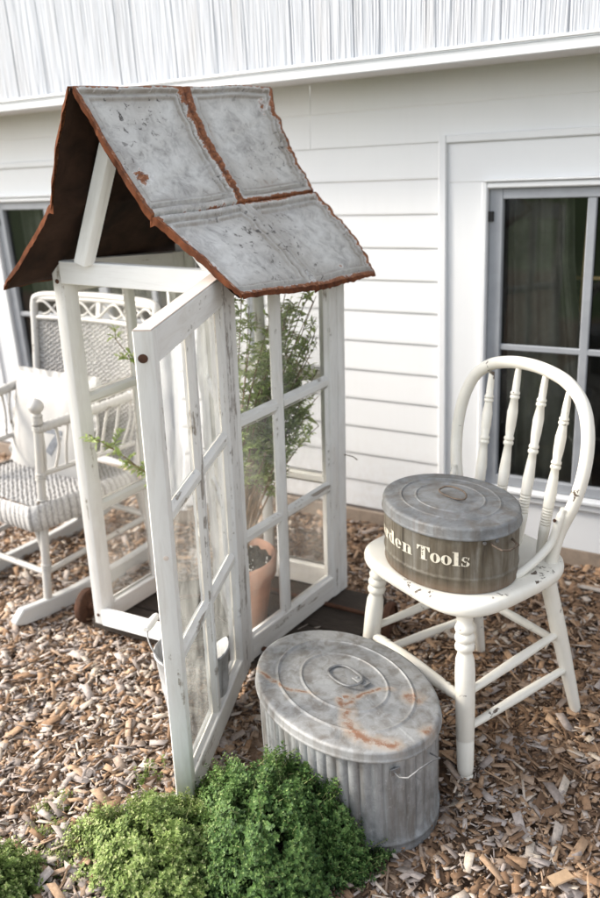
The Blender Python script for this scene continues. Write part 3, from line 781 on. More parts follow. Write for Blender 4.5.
    uv = [[(j / NY * .63 + .3 * sgn, i / NS * .6) for j in range(NY + 1)] for i in range(NS + 1)]
    m.grid(Q, uv, 0)
    Bm = B_
    m.grid(Bm, uv, 1)
    # folded rust flanges on the free edges
    def flange(top, k0, dn):
        n = len(top); V = []; F = []
        for q, p in enumerate(top):
            w = dn * (1 + .16 * vn(q * .31, 31 + k0) + .40 * vn(q * .045, 17))
            V += [p + Vector((0, 0, .0004)), p + fl[k0] + Vector((0, 0, -w))]
        for q in range(n - 1): F.append([q * 2, q * 2 + 2, q * 2 + 3, q * 2 + 1])
        m.add(V, F, None, 2)
    fl = {0: Vector((0, -.002, 0)), 1: Vector((0, .002, 0)), 2: Vector((.002 * sgn, 0, 0))}
    flange([Q[i][0] for i in range(NS + 1)], 0, .013)
    flange([Q[i][NY] for i in range(NS + 1)], 1, .012)
    flange([Q[NS][j] for j in range(NY + 1)], 2, .009)
    o = m.build(name, [TIN, RUSTDARK, RUST], gh, gx, smooth=60, label=label)
    nv = len(o.data.vertices); a = np.zeros(nv, np.float32); a[:len(attr)] = attr; c = np.zeros(nv, np.float32); c[:len(cov)] = cov
    at = o.data.attributes.new('edge', 'FLOAT', 'POINT'); at.data.foreach_set('value', a)
    at = o.data.attributes.new('cove', 'FLOAT', 'POINT'); at.data.foreach_set('value', c)
roof(FR, RR, 1, 'roof_slope', 'grey chipped tin tile slope facing right, two tiles by two with rusty seams')
roof(FL, RL, -1, 'roof_slope', 'left slope showing its dark rusted underside')

# ------------------------------------------------------------------ cart under the greenhouse
ct = thing('flatbed_cart', 'low dark plank cart on rusty iron wheels under the greenhouse', 'cart', GO)
bx = lambda v: GA @ Vector((v[0], v[1], v[2]))
yy = -.005
for i in range(4):
    m = MB(); w = .105
    m.bar((-.03 - .01 * (i % 2), .02 + w * i + w / 2 + i * .006, -.022), (.655 + .02 * (i % 3), .02 + w * i + w / 2 + i * .006, -.022), (0, w, 0), (0, 0, .030), .003); m.build('deck_board', PLANK, ct, bx)
def wheel(p, r, ax):
    p = Vector(p); ax = Vector(ax).normalized()
    m = MB(); prof = [(0, r * .80), (.06, r * .98), (.2, r), (.8, r), (.94, r * .98), (1, r * .80)]
    m.lathe(p - ax * .011, p + ax * .011, prof, 28, cap=False)
    m.lathe(p - ax * .004, p + ax * .004, [(0, .012), (.01, r * .82), (.99, r * .82), (1, .012)], 28)
    m.lathe(p - ax * .017, p + ax * .017, [(0, .009), (.1, .013), (.9, .013), (1, .009)], 16)
    m.build('wheel', RUSTIRON, ct)
for wx, wy in ((-1.822, -1.000), (-.925, -.668), (-.975, -.945), (-1.76, -.66)):
    wheel(Vector((wx, wy, .056)) - GO, .056, (.985, .15, 0))
for a, b in (((-1.822, -1.0, .056), (-.975, -.945, .056)), ((-1.76, -.66, .056), (-.925, -.668, .056))):
    m = MB(); m.lathe(Vector(a) - GO, Vector(b) - GO, [(0, .007), (1, .007)], 10); m.build('axle', RUSTIRON, ct)

# ------------------------------------------------------------------ oval tins
def oval(a, b, t, k=1.0, o=0.0): return ((a * k + o) * math.cos(t), (b * k + o) * math.sin(t))
def oval_can(name, label, loc, rz, a, b, h, lip, ribs, depth, matbody, matlid, lidgrow, small=False):
    root = thing(name, label, 'storage tin', loc, rz)
    NT_ = 480
    ths = [2 * PI * i / NT_ for i in range(NT_)]
    # equal arc length parameter so that the ribs are evenly spaced
    arc = [0]
    for i in range(NT_): 
        p, q = oval(a, b, ths[i]), oval(a, b, ths[i] + 2 * PI / NT_); arc.append(arc[-1] + math.hypot(q[0] - p[0], q[1] - p[1]))
    tot = arc[-1]
    def row(z, o, rib=0.0):
        r = []
        for i, t in enumerate(ths):
            f = arc[i] / tot * ribs
            w = abs(math.sin(PI * f)); d = rib * depth * (w ** .55 - .75)
            r.append((*oval(a, b, t, 1, o + d), z))
        return r
    uv = lambda z: [(arc[i], z) for i in range(NT_)]
    m = MB()
    if small: prof = [(0, -.006, 0), (.002, 0, 0), (.006, .0008, 0), (.010, 0, 0), (.030, 0, .0), (.0315, .0016, 0), (.034, .0022, 0), (.0365, .0016, 0), (.038, 0, 0), (.042, 0, 1), (.07, 0, 1), (.10, 0, 1), (.128, 0, 1), (h - lip - .004, 0, .6), (h - lip, 0, 0), (h - .004, -.001, 0)]
    else: prof = [(0, -.008, 0), (.001, 0, 0), (.004, .0028, 0), (.009, .0022, 0), (.022, .0015, 0), (.024, .003, 0), (.027, .0035, 0), (.030, .002, 0), (.034, .0, .2), (.046, -.001, 1), (.10, 0, 1), (.16, 0, 1), (.20, 0, 1), (h - lip - .012, 0, 1), (h - lip, 0, .3), (h - .004, -.002, 0)]
    m.grid([row(z, o, r) for z, o, r in prof], [uv(z) for z, o, r in prof], wrap=True)
    m.add([(*oval(a, b, t, 1, -.008), .0005) for t in ths], [list(range(NT_ - 1, -1, -1))])
    m.build('body', matbody, root, smooth=50)
    # lid
    L = MB(); g = lidgrow; dm = .006 if small else .011
    def kz(k): return h + dm * (1 - k * k)
    pr = [(None, -.0005 + g, h - lip), (None, .0022 + g, h - lip + .0006), (None, .0030 + g, h - lip + .003), (None, .0016 + g, h - lip + .0055), (None, g, h - lip + .008), (None, g, h - .006), (None, g - .0015, h - .0022), (None, g - .005, h)]
    rows = [[(*oval(a, b, t, 1, o), z) for t in ths] for _, o, z in pr]
    ks = [.955, .93]
    r1, r2 = (.74, .47) if not small else (.72, .50)
    bead = .0022 if not small else .0018
    prof2 = [(.955, 0), (.90, -.0008)]
    for rr in (r1, r2):
        prof2 += [(rr + .035, 0), (rr + .018, 0), (rr + .008, bead), (rr - .004, bead), (rr - .014, 0), (rr - .03, -.0006)]
        if rr == r1: prof2 += [(.60, 0)]
    prof2 += [(.34, 0), (.2, 0), (.06, 0)]
    for kk, dz in prof2:
        rows.append([(*oval(a, b, t, kk, g * kk), kz(kk) - dm * (1 - .955 ** 2) * 0 + dz + .0007 * vn(6 * t / PI + kk * 3, 3)) for t in ths])
    L.grid(rows, [[(arc[i], r[0][2]) for i in range(NT_)] for r in rows], wrap=True)
    c = [(*oval(a, b, t, .06), kz(.06)) for t in ths]
    L.add([(*oval(a, b, t, .06, g * .06), kz(.06) - .00002) for t in ths], [list(range(NT_))])
    lid = L.build('lid', matlid, root, smooth=50)
    return root, lid, kz
bigA = (.244, .166)
big, biglid, kz = oval_can('oval_bin', 'large oval galvanised bin with ribbed sides and rust-stained lid, standing on the mulch', (-.759, -1.252, .001), R(-26), .242, .169,   .262, .024, 54, .0055, GALV, GALVLID, .005)
# lid pull: oval wire ring lying in a shallow dish, held by a riveted tab
m = MB(); zt = kz(0) + .0045
ringp = [(-.004 + .047 * math.copysign(abs(math.cos(t)) ** .75, math.cos(t)), .006 + .026 * math.copysign(abs(math.sin(t)) ** .8, math.sin(t)), zt + .002 + .004 * math.cos(t)) for t in [2 * PI * k / 40 for k in range(40)]]
m.tube(ringp, .0030, 8, closed=True); m.build('ring_pull', ZINCWIRE, biglid)
m = MB(); m.bar((.010, .024, zt - .001), (.052, .024, zt + .001), (0, .020, 0), (0, 0, .003), .001)
for q in (.018, .044): disc(m, (q, .024, zt), (0, 0, 1), .0035, .003, 10)
m.build('rivet_tab', GALVLID, biglid)
m = MB()   # drop bail on the right end
m.tube([(.234, -.052, .214), (.252, -.052, .212), (.270, -.045, .220), (.278, -.020, .236), (.279, .010, .240), (.270, .036, .226), (.238, .040, .214)], .0018, 8)
m.bar((.2345, -.060, .214), (.2375, -.040, .214), (0, 0, .016), (.003, 0, 0), .001); m.build('side_handle', ZINCWIRE, big)

SEAT = .452
sml, smlid, kz2 = oval_can('oval_tin', 'smaller brown ribbed oval tin with cream GARDEN TOOLS style lettering, standing on the chair seat', (-.632, -.950, SEAT), R(-27.3), .171, .136, .157, .028, 46, .0011, CANBODY, GALVDARK, .003, True)
sml['label'] = 'smaller brown oval tin lettered Garden Tools with grey lid, standing on the chair seat'
m = MB(); zt = kz2(0) + .003
rp = [(.004 + .040 * math.copysign(abs(math.cos(t)) ** .8, math.cos(t)), .004 + .018 * math.sin(t), zt + .004 + .007 * (math.sin(t) > 0) * math.sin(t)) for t in [2 * PI * k / 36 for k in range(36)]]
m.tube(rp, .0022, 8, closed=True); m.build('ring_pull', WIRE, smlid)
m = MB(); m.bar((-.024, .004, zt - .0015), (.030, .004, zt - .0015), (0, .016, 0), (0, 0, .002), .0008); m.build('rivet_tab', GALVDARK, smlid)
def on_tin(t, z, o=0.0): return Vector((*oval(.171, .136, t, 1, o), z))
m = MB()
for tt in (-20, -8):
    p = on_tin(R(tt), .122); n = Vector((math.cos(R(tt)) / .171, math.sin(R(tt)) / .136, 0)); disc(m, p, n, .0042, .003, 10)
m.build('rivet', ZINCWIRE, sml)
m = MB(); a0 = on_tin(R(-14), .120); 
m.tube([a0, a0 + Vector((.012, -.004, -.001)), a0 + Vector((.034, .000, -.004)), a0 + Vector((.040, .014, -.006)), a0 + Vector((.030, .050, -.008)), on_tin(R(12), .112)], .0027, 8)
m.build('side_handle', WIRE, sml)

# lettering: heavy modern-face letters made of small shapes, wrapped round the tin
def letter_shapes(ch):
    S = []
    rect = lambda x0, y0, x1, y1: S.append([(x0 + (x1 - x0) * k / 4, y0) for k in range(5)] + [(x1 + (x0 - x1) * k / 4, y1) for k in range(5)])
    def ring(cx, cy, rx, ry, ix, iy, a0=0, a1=360, n=30):
        o = [(cx + rx * math.cos(R(a0 + (a1 - a0) * k / n)), cy + ry * math.sin(R(a0 + (a1 - a0) * k / n))) for k in range(n + 1)]
        i = [(cx + ix * math.cos(R(a0 + (a1 - a0) * k / n)), cy + iy * math.sin(R(a0 + (a1 - a0) * k / n))) for k in range(n + 1)]
        for k in range(n): S.append([o[k], o[k + 1], i[k + 1], i[k]])
    poly = lambda *p: S.append(list(p))
    if ch == 'G': ring(.42, .5, .42, .52, .17, .46, 48, 325); rect(.60, .06, .84, .44); rect(.50, .41, .92, .46); poly((.70, .98), (.66, .64), (.72, .72), (.76, .98)); return S, .96
    if ch == 'a': ring(.20, .19, .20, .20, .04, .15); rect(.32, .06, .53, .50); ring(.29, .46, .24, .23, .05, .18, 0, 150); poly((.53, .0), (.60, .05), (.60, .09), (.44, .06), (.46, .0)); poly((.06, .50), (.10, .60), (.22, .58), (.22, .46), (.12, .43)); return S, .64
    if ch == 'r': rect(.09, .0, .31, .68); rect(.0, 0, .40, .05); rect(.0, .63, .10, .68); ring(.42, .54, .11, .13, .0, .0); poly((.31, .50), (.31, .58), (.40, .66), (.44, .62)); return S, .56
    if ch == 'd': ring(.27, .34, .27, .35, .07, .29); rect(.35, .0, .57, 1.0); rect(.25, .95, .36, 1.0); rect(.56, 0, .66, .05); return S, .70
    if ch == 'e': ring(.28, .34, .28, .35, .08, .30, 5, 320); rect(.10, .33, .55, .385); return S, .62
    if ch == 'n': rect(.09, 0, .31, .68); rect(0, 0, .38, .05); rect(0, .63, .10, .68); rect(.42, 0, .64, .48); rect(.37, 0, .72, .05); ring(.43, .47, .21, .22, .06, .15, 0, 140); return S, .76
    if ch == 'T': rect(.28, 0, .54, 1.0); rect(.0, .94, .82, 1.0); poly((.0, .94), (.0, .66), (.05, .66), (.20, .94)); poly((.82, .94), (.62, .94), (.77, .66), (.82, .66)); rect(.16, 0, .66, .05); return S, .84
    if ch == 'o': ring(.29, .34, .29, .355, .09, .30); return S, .62
    if ch == 'l': rect(.09, 0, .31, 1.0); rect(0, 0, .40, .05); rect(0, .95, .10, 1.0); return S, .44
    if ch == 's': ring(.22, .51, .21, .18, .06, .135, 40, 200); ring(.23, .17, .22, .18, .06, .135, -140, 20); poly((.02, .46), (.20, .30), (.44, .12), (.46, .22), (.30, .38), (.05, .56)); poly((.40, .66), (.36, .48), (.41, .46), (.44, .66)); poly((.02, .02), (.04, .24), (.08, .22), (.10, .02)); return S, .50
    return S, .38
NTt = 2000; th_t = [-PI + 2 * PI * k / NTt for k in range(NTt + 1)]; s_t = [0.0]
for k in range(NTt):
    p, q = oval(.171, .136, th_t[k]), oval(.171, .136, th_t[k + 1]); s_t.append(s_t[-1] + math.hypot(q[0] - p[0], q[1] - p[1]))
s_of = lambda t: float(np.interp(t, th_t, s_t)); t_of = lambda s: float(np.interp(s, s_t, th_t))
def write(text, s0, s1, z0, cap):
    tot = sum(letter_shapes(c)[1] for c in text) - .06
    k = (s1 - s0) / tot; x = 0.0; m = MB(); lay = 0
    for ch in text:
        S, adv = letter_shapes(ch)
        for sh in S:
            lay = (lay + 1) % 9; o = .0012 + .00004 * lay
            pts = [on_tin(t_of(s0 + (x + px) * k), z0 + py * cap, o) for px, py in sh]
            m.add(pts, [list(range(len(pts)))])
        x += adv
    return m
m = write('Tools', s_of(R(-75.5)), s_of(R(-32.5)), .0685, .0325); m.build('lettering', CREAMINK, sml, smooth=0)
m = write('Garden', s_of(R(-146)), s_of(R(-80.5)), .0685, .0325); m.build('lettering', CREAMINK, sml, smooth=0)

# ------------------------------------------------------------------ chair
chair = thing('chair', 'cream painted bow-back kitchen chair with turned spindles and chipped paint', 'chair', (-.61, -.905, 0), R(-27))
def sup(t, n=3.6): 
    c, s = math.cos(t), math.sin(t); return math.copysign(abs(c) ** (2 / n), c), math.copysign(abs(s) ** (2 / n), s)
m = MB(); NS = 96; rows = []
for k_, z in ((.90, .418), (.965, .4195), (.99, .424), (1, .431), (1, .439), (.992, .4465), (.97, .4505), (.93, .4518), (.80, .4515), (.6, .4495), (.3, .4485), (.05, .448)):
    r = []
    for i in range(NS):
        c, s = sup(2 * PI * i / NS)
        y = .197 * s * k_; x = (.204 - .012 * s) * c * k_
        r.append((x - .003, y - .002, z))
    rows.append(r)
m.grid(rows, wrap=True); m.add([rows[0][i] for i in range(NS)], [list(range(NS - 1, -1, -1))]); m.add([rows[-1][i] for i in range(NS)], [list(range(NS))])
m.build('seat', CHAIR, chair, smooth=50)
front_prof = [(0, .0135), (.03, .0155), (.045, .0165), (.06, .0175), (.068, .0125), (.08, .0165), (.11, .0185), (.27, .0200), (.276, .0185), (.284, .0203), (.50, .0218), (.66, .0222), (.73, .0205), (.762, .0165), (.775, .0158), (.787, .0215), (.803, .0225), (.818, .0205), (.826, .0172), (.835, .0215), (.852, .0228), (.868, .0205), (.876, .0172), (.886, .021), (.902, .0222), (.918, .0198), (.93, .017), (.96, .0185), (1, .0165)]
rear_prof = [(0, .0115), (.02, .0135), (.25, .0165), (.6, .0195), (.9, .0185), (1, .016)]
fl_, frr, rl_, rr_ = ((-.193, -.171, 0), (-.150, -.140, .424)), ((.193, -.171, 0), (.150, -.140, .424)), ((-.172, .225, 0), (-.130, .130, .424)), ((.166, .228, 0), (.130, .130, .424))
def at(leg, t): return Vector(leg[0]).lerp(Vector(leg[1]), t)
for lg, pr in ((fl_, front_prof), (frr, front_prof), (rl_, rear_prof), (rr_, rear_prof)):
    m = MB(); m.lathe(lg[0], lg[1], pr, 26); m.build('leg', CHAIR, chair, smooth=60)
plain = [(0, .0085), (.5, .0115), (1, .0085)]
turned = [(0, .0105), (.10, .0112), (.14, .0135), (.16, .011), (.18, .0145), (.20, .0115), (.23, .014), (.5, .0165), (.77, .014), (.80, .0115), (.82, .0145), (.84, .011), (.86, .0135), (.9, .0112), (1, .0105)]
for a, ta, b, tb, pr in ((fl_, .49, frr, .49, turned), (frr, .53, rr_, .58, plain), (frr, .33, rr_, .33, plain), (fl_, .53, rl_, .58, plain), (fl_, .33, rl_, .33, plain), (rl_, .50, rr_, .50, plain)):
    m = MB(); m.lathe(at(a, ta), at(b, tb), pr, 18); m.build('stretcher', CHAIRRAIL if pr is turned else CHAIR, chair, smooth=60)
# bow
LEAN = math.tan(R(10)); YB = .130
by = lambda z: YB + (z - .45) * LEAN
cx0 = -.014
ctrl = [(.158, .440), (.167, .52), (.192, .60), (.203, .68), (.196, .755), (.170, .815), (.122, .853), (.062, .870), (0, .875)]
ctrl = [(cx0 + x, z) for x, z in ctrl] + [(cx0 - x, z) for x, z in ctrl[-2::-1]]
def catmull(P, n=8):
    Q = []
    for i in range(len(P) - 1):
        p0, p1, p2, p3 = [Vector(P[max(0, min(len(P) - 1, i + d))]) for d in (-1, 0, 1, 2)]
        for k in range(n):
            t = k / n; Q.append(.5 * ((2 * p1) + (p2 - p0) * t + (2 * p0 - 5 * p1 + 4 * p2 - p3) * t * t + (3 * p1 - p0 - 3 * p2 + p3) * t ** 3))
    Q.append(Vector(P[-1])); return Q
m = MB(); m.tube(catmull([(x, by(z), z) for x, z in ctrl], 8), .0148, 16); m.build('back_bow', CHAIR, chair, smooth=60)
sp_prof = [(0, .008), (.06, .0105), (.16, .0125), (.20, .0130)] 
for k in range(7): sp_prof += [(.205 + k * .017, .0105), (.211 + k * .017, .0128), (.217 + k * .017, .0128)]
sp_prof += [(.335, .0125), (.40, .0135), (.50, .0105), (.545, .0088), (.552, .0120), (.566, .0120), (.573, .0092), (.58, .0120), (.592, .0120), (.60, .0095), (.66, .0118), (.74, .0125), (.81, .0088), (.815, .0115), (.828, .0115), (.833, .0085), (.838, .0112), (.85, .0112), (.856, .0088), (.92, .0085), (1, .0065)]
for xb, xt, zt_ in ((-.105, -.127, .838), (-.032, -.044, .868), (.040, .040, .868), (.110, .112, .836)):
    m = MB(); m.lathe((xb, by(.447), .447), (xt, by(zt_), zt_), sp_prof, 18); m.build('spindle', CHAIR, chair, smooth=60)
for sgn in (1, -1):
    P = [(cx0 + sgn * .180, by(.575) - .014, .588), (cx0 + sgn * .174, by(.56) - .018, .555), (cx0 + sgn * .168, .116, .505), (cx0 + sgn * .166, .070, .475), (cx0 + sgn * .165, .022, .459), (cx0 + sgn * .164, .002, .457)]
    m = MB(); Q = catmull(P, 7); n = len(Q); m.tube(Q, [.0098 if 3 < i < n - 6 else (.0075 if i <= 3 else .0098 - .0006 * (i - n + 7)) for i in range(n)], 12); b = m.build('brace', CHAIR, chair, smooth=60)
    m = MB(); p = Vector((cx0 + sgn * .173, by(.562) - .0305, .562)); disc(m, p, (0, -1, .2), .0042, .003, 10); m.build('bolt', RUSTIRON, b)

# ------------------------------------------------------------------ rocking chair
rk = thing('rocking_chair', 'worn white wicker rocking chair behind the greenhouse', 'rocking chair', (-2.142, -.783, 0), -.080)
WICK = m_attr('painted_wicker', [(0, (.11, .10, .09)), (.3, (.25, .24, .23)), (.6, (.38, .37, .36)), (1, (.48, .47, .455))], .75, .3, spec=.25)
def weave(fn, nu, nv, pu, pv, amp, name, parent, lu, lv, thick=.012):
    """woven sheet: fn(u,v) -> point; weavers run across u, pushed in and out by stakes"""
    U = np.linspace(0, 1, nu); Vv = np.linspace(0, 1, nv)
    P = np.array([[fn(u, v) for u in U] for v in Vv])
    du = np.gradient(P, axis=1); dv = np.gradient(P, axis=0); N = np.cross(du, dv); N /= np.linalg.norm(N, axis=2, keepdims=True)
    uu, vv = np.meshgrid(U * lu / pu, Vv * lv / pv)
    wob = np.sin(uu * 1.7 + vv * .9) * .25 + np.sin(vv * 2.3 + uu * .45) * .35
    rowi = np.floor(vv + wob * .5); fr = (vv + wob * .5) - rowi
    prof = np.sqrt(np.clip(1 - (2 * fr - 1) ** 2, 0, 1))
    ph = np.cos(PI * uu + PI * rowi)
    jig = np.sin(rowi * 12.9898) * 43758.5; jig = jig - np.floor(jig)
    cell = np.sin(np.floor(uu) * 127.1 + rowi * 311.7) * 43758.5; cell = cell - np.floor(cell)
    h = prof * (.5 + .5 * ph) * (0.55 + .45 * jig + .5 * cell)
    Q = P + N * (h * amp)[..., None]
    idx = np.arange(nu * nv).reshape(nv, nu)
    F = np.stack([idx[:-1, :-1], idx[:-1, 1:], idx[1:, 1:], idx[1:, :-1]], -1).reshape(-1, 4)
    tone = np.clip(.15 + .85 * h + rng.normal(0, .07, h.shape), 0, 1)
    return np_mesh(name, Q.reshape(-1, 3), F, WICK, parent, {'tone': tone.ravel()}, smooth=True)
# seat
weave(lambda u, v: (-.225 + .45 * u - (.0), -.245 + .40 * v, .388 - .02 * v + .006 * math.sin(PI * u)), 190, 180, .012, .0085, .006, 'seat', rk, .45, .40)
# wrapped apron, rounded over the seat edge
def apron(u, v):
    # runs round front and near side
    path = [(-.228, .150), (-.232, -.235), (-.215, -.255), (.215, -.255), (.232, -.235), (.228, .150)]
    d = [0]
    for i in range(1, 6): d.append(d[-1] + math.dist(path[i], path[i - 1]))
    q = u * d[-1]; i = 1
    while i < 5 and q > d[i]: i += 1
    f = (q - d[i - 1]) / (d[i] - d[i - 1]); x = path[i - 1][0] + f * (path[i][0] - path[i - 1][0]); y = path[i - 1][1] + f * (path[i][1] - path[i - 1][1])
    a = v * PI * .9
    o = .020 * math.sin(a); L = math.hypot(x, y)
    return (x * (1 + o / .24), y * (1 + o / .25), .398 - .085 * (1 - math.cos(a)) / 2 - (.02 * (y + .25) / .4 if y > -.2 else 0))
U = 420; rows = [[apron(u / U, v / 10) for u in range(U + 1)] for v in range(11)]
P = np.array(rows); hh = np.abs(np.sin(np.linspace(0, U * .42, U + 1) + .5 * np.sin(np.linspace(0, 60, U + 1)))) ** .6
P[:, :, 2] += 0; ctr = np.array([0, -.05, .36]); dirn = P - ctr; dirn[:, :, 2] *= .3; dirn /= np.linalg.norm(dirn, axis=2, keepdims=True)
P = P + dirn * (hh * .0045)[None, :, None]
idx = np.arange(11 * (U + 1)).reshape(11, U + 1); F = np.stack([idx[:-1, :-1], idx[:-1, 1:], idx[1:, 1:], idx[1:, :-1]], -1).reshape(-1, 4)
np_mesh('apron', P.reshape(-1, 3), F, WICK, rk, {'tone': np.clip(np.tile(.2 + .65 * hh, 11) + rng.normal(0, .05, 11 * (U + 1)), 0, 1)}, smooth=True)
# backrest: woven panel wider at the top, leaning back
BZ0, BZ1 = .39, .930
def bk(u, z):
    f = (z - BZ0) / (BZ1 - BZ0); hw = .255 + .063 * f
    return ((2 * u - 1) * hw, .155 + .125 * f + .035 * (1 - (2 * u - 1) ** 2), z)
weave(lambda u, v: bk(.02 + .96 * u, BZ0 + (.845 - BZ0) * v)[0:3], 250, 230, .0135, .0085, -.008, 'backrest', rk, .58, .47)
def rod(pts, r, name='frame_rod', mat=ROCK, n=6, seg=10, parent=rk):
    m = MB(); m.tube(catmull(pts, n), r, seg); return m.build(name, mat, parent, smooth=60)
rod([bk(0, .05 + .0), bk(0, .39), bk(0, .6), bk(0, .80), bk(0, .90), bk(.04, .925), bk(.2, .930), bk(.5, .932), bk(.8, .930), bk(.96, .925), bk(1, .90), bk(1, .8), bk(1, .6), bk(1, .39), (.201, .154, .05)][1:-1], .014, 'back_frame', seg=12)
rod([bk(0.02, .85), bk(.5, .85), bk(.98, .85)], .009, 'back_rail')
rod([bk(0.02, .917), bk(.5, .919), bk(.98, .917)], .010, 'back_rail')
for q in (.5,): 
    m = MB(); a_, b_ = Vector(bk(q, .85)), Vector(bk(q, .92)); m.bar(a_, b_, (.026, 0, 0), (0, .012, 0), .003); m.build('back_post', ROCK, rk)
for s_ in (1, -1):
    pts = [Vector(bk(u, .885 + s_ * .024 * math.sin(2 * PI * 3.5 * u + .2))) + Vector((0, -.006 * s_, 0)) for u in np.linspace(.03, .97, 64)]
    m = MB(); m.tube(pts, .0048, 8); m.build('lattice_loop', ROCK, rk, smooth=60)
# legs, runners
def rock_y(y): return .020 + .42 * (y - .0) ** 2 * .9
for s_ in (1, -1):
    m = MB(); pts = []
    ys = np.linspace(-.375, .50, 26)
    w = .030; V = []
    for i, y in enumerate(ys):
        zb = .004 + .30 * max(0, abs(y + .02) - .05) ** 2; hgt = .056 * min(1, (y + .375) / .035 + .35) if y < -.3 else .056
        V.append((y, zb + (.056 - hgt) * .25, zb + hgt))
    secs = [[(s_ * .205 - w / 2, y, a_), (s_ * .205 + w / 2, y, a_), (s_ * .205 + w / 2, y, b_), (s_ * .205 - w / 2, y, b_)] for y, a_, b_ in V]
    vs = [p for q in secs for p in q]; fs = []; us = []
    for i in range(len(secs) - 1):
        for k in range(4):
            k2 = (k + 1) % 4; fs.append([i * 4 + k, i * 4 + k2, i * 4 + 4 + k2, i * 4 + 4 + k]); us.append([(ys[i], k * .05), (ys[i], k * .05 + .05), (ys[i + 1], k * .05 + .05), (ys[i + 1], k * .05)])
    fs += [[3, 2, 1, 0], [len(vs) - 4 + k for k in range(4)]]; us += [[(0, 0)] * 4] * 2
    m.add(vs, fs, us); o = m.build('runner', WOODROCK, rk, smooth=30)
    bv = o.modifiers.new('round', 'BEVEL'); bv.width = .005; bv.segments = 2; bv.limit_method = 'ANGLE'; bv.angle_limit = R(50)
    ft, fk = Vector((s_ * .205, -.246, .05)), Vector((s_ * .216, -.172, .672))
    ft = Vector((s_ * .203, -.240, .05))
    rod([ft, ft.lerp(fk, .4), fk], .0135, 'front_post', n=3, seg=14)
    m = MB(); m.lathe(fk + Vector((0, 0, -.006)), fk + Vector((0, 0, .046)), [(0, .011), (.12, .012), (.25, .019), (.45, .0245), (.65, .0235), (.85, .016), (1, .004)], 18); m.build('knob', ROCK, rk, smooth=80)
    for q in (.20, .50, .545, .68, .93, .955, .975):
        p = ft.lerp(fk, q); d = (fk - ft).normalized()
        for e in (-1, 0, 1):
            m = MB() if e == -1 else m
            m.lathe(p + d * (e * .008 - .004), p + d * (e * .008 + .004), [(0, .0135), (.2, .0168), (.8, .0168), (1, .0135)], 14, cap=False)
        m.build('wrapping', ROCK, rk, smooth=60)
    rt_, rb_ = Vector((s_ * .228, .155, .385)), Vector((s_ * .205, .235, .075))
    rod([rb_, rb_.lerp(rt_, .5), rt_], .0135, 'rear_leg', n=3)
    # arm: wrapped rail from the front post back to the backrest
    A = [Vector((s_ * .216, -.185, .624)), Vector((s_ * .235, -.05, .630)), Vector((s_ * .262, .10, .640)), Vector((s_ * .285, .215, .655))]
    m = MB(); Q = catmull(A, 22); m.tube(Q, [.0155 + .0022 * math.sin(i * 2.4) for i in range(len(Q))], 12); m.build('arm', ROCK, rk, smooth=60)
    B = [ft.lerp(fk, .69), Vector((s_ * .225, .0, .475)), Vector((s_ * .25, .17, .475))]
    rod(B, .009, 'arm_rail', n=5)
    for q in np.linspace(.08, .92, 9):
        a_ = Vector(catmull(B, 20)[int(q * 40)]); Qa = catmull(A, 20); b_ = Qa[int(q * 60)]
        rod([a_, a_.lerp(b_, .5) + Vector((s_ * .006, .012 * math.sin(q * 40), 0)), b_], .0048, 'arm_spindle', n=4, seg=8)
    # curved knee braces and side stretchers
    p = ft.lerp(fk, .24)
    rod([p, p + Vector((0, .022, .10)), p + Vector((0, .085, .155))], .0085, 'knee_brace', n=5)
    rod([p, p + Vector((-s_ * .022, 0, .10)), p + Vector((-s_ * .085, -.0, .155))], .0085, 'knee_brace', n=5)
    rod([ft.lerp(fk, .17), Vector((s_ * .207, .0, .165)), rb_.lerp(rt_, .32)], .010, 'side_stretcher', n=4)
rod([Vector((-.205, -.228, .155)), Vector((0, -.228, .155)), Vector((.205, -.228, .155))], .0105, 'cross_stretcher', n=4)
rod([Vector((-.21, .20, .19)), Vector((0, .20, .19)), Vector((.21, .20, .19))], .0105, 'cross_stretcher', n=4)

# pillow leaning on the backrest
pil = thing('pillow', 'white cotton pillow with a ruffled edge and grey print, leaning in the rocking chair', 'pillow', (-2.142, -.783, 0), -.080)
pc = Vector((-.040, .060, .515)); pu = Vector((1, -.02, .015)).normalized(); pv = Vector((.0, .26, .97)).normalized(); pn = pu.cross(pv)
def pp(u, v, side, s=.215):
    e = (1 - abs(u) ** 2.6) * (1 - abs(v) ** 2.6); t = .058 * max(0, e) ** .62
    t += .004 * math.sin(u * 9 + v * 4) * max(0, e)
    k = 1 - .05 * (1 - abs(u)) * abs(v) - .05 * (1 - abs(v)) * abs(u)
    return pc + pu * (u * s * k) + pv * (v * s * .86 * k) + pn * (side * t)
m = MB(); n = 36
for side in (1, -1):
    rows = [[pp(-1 + 2 * i / n, -1 + 2 * j / n, side) for i in range(n + 1)] for j in range(n + 1)]
    if side < 0: rows = rows[::-1]
    m.grid(rows)
m.build('cover', PILLOW, pil, smooth=80)
m = MB(); ed = []
for k in range(240):
    t = k / 240 * 4; i = int(t); f = t - i
    u, v = [(-1 + 2 * f, -1), (1, -1 + 2 * f), (1 - 2 * f, 1), (-1, 1 - 2 * f)][i]
    ed.append((u, v))
ra = [pp(u, v, 1) for u, v in ed]
rb = [pp(u, v, 1) + (pu * u + pv * v).normalized() * .022 + pn * (.006 * math.sin(k * .9) + .004 * math.sin(k * .37)) for k, (u, v) in enumerate(ed)]
m.grid([ra, rb], wrap=True); m.build('ruffle', PILLOW, pil, smooth=80)
m = MB()
def onp(u, v): return pp(u, v, 1) + pn * .0015
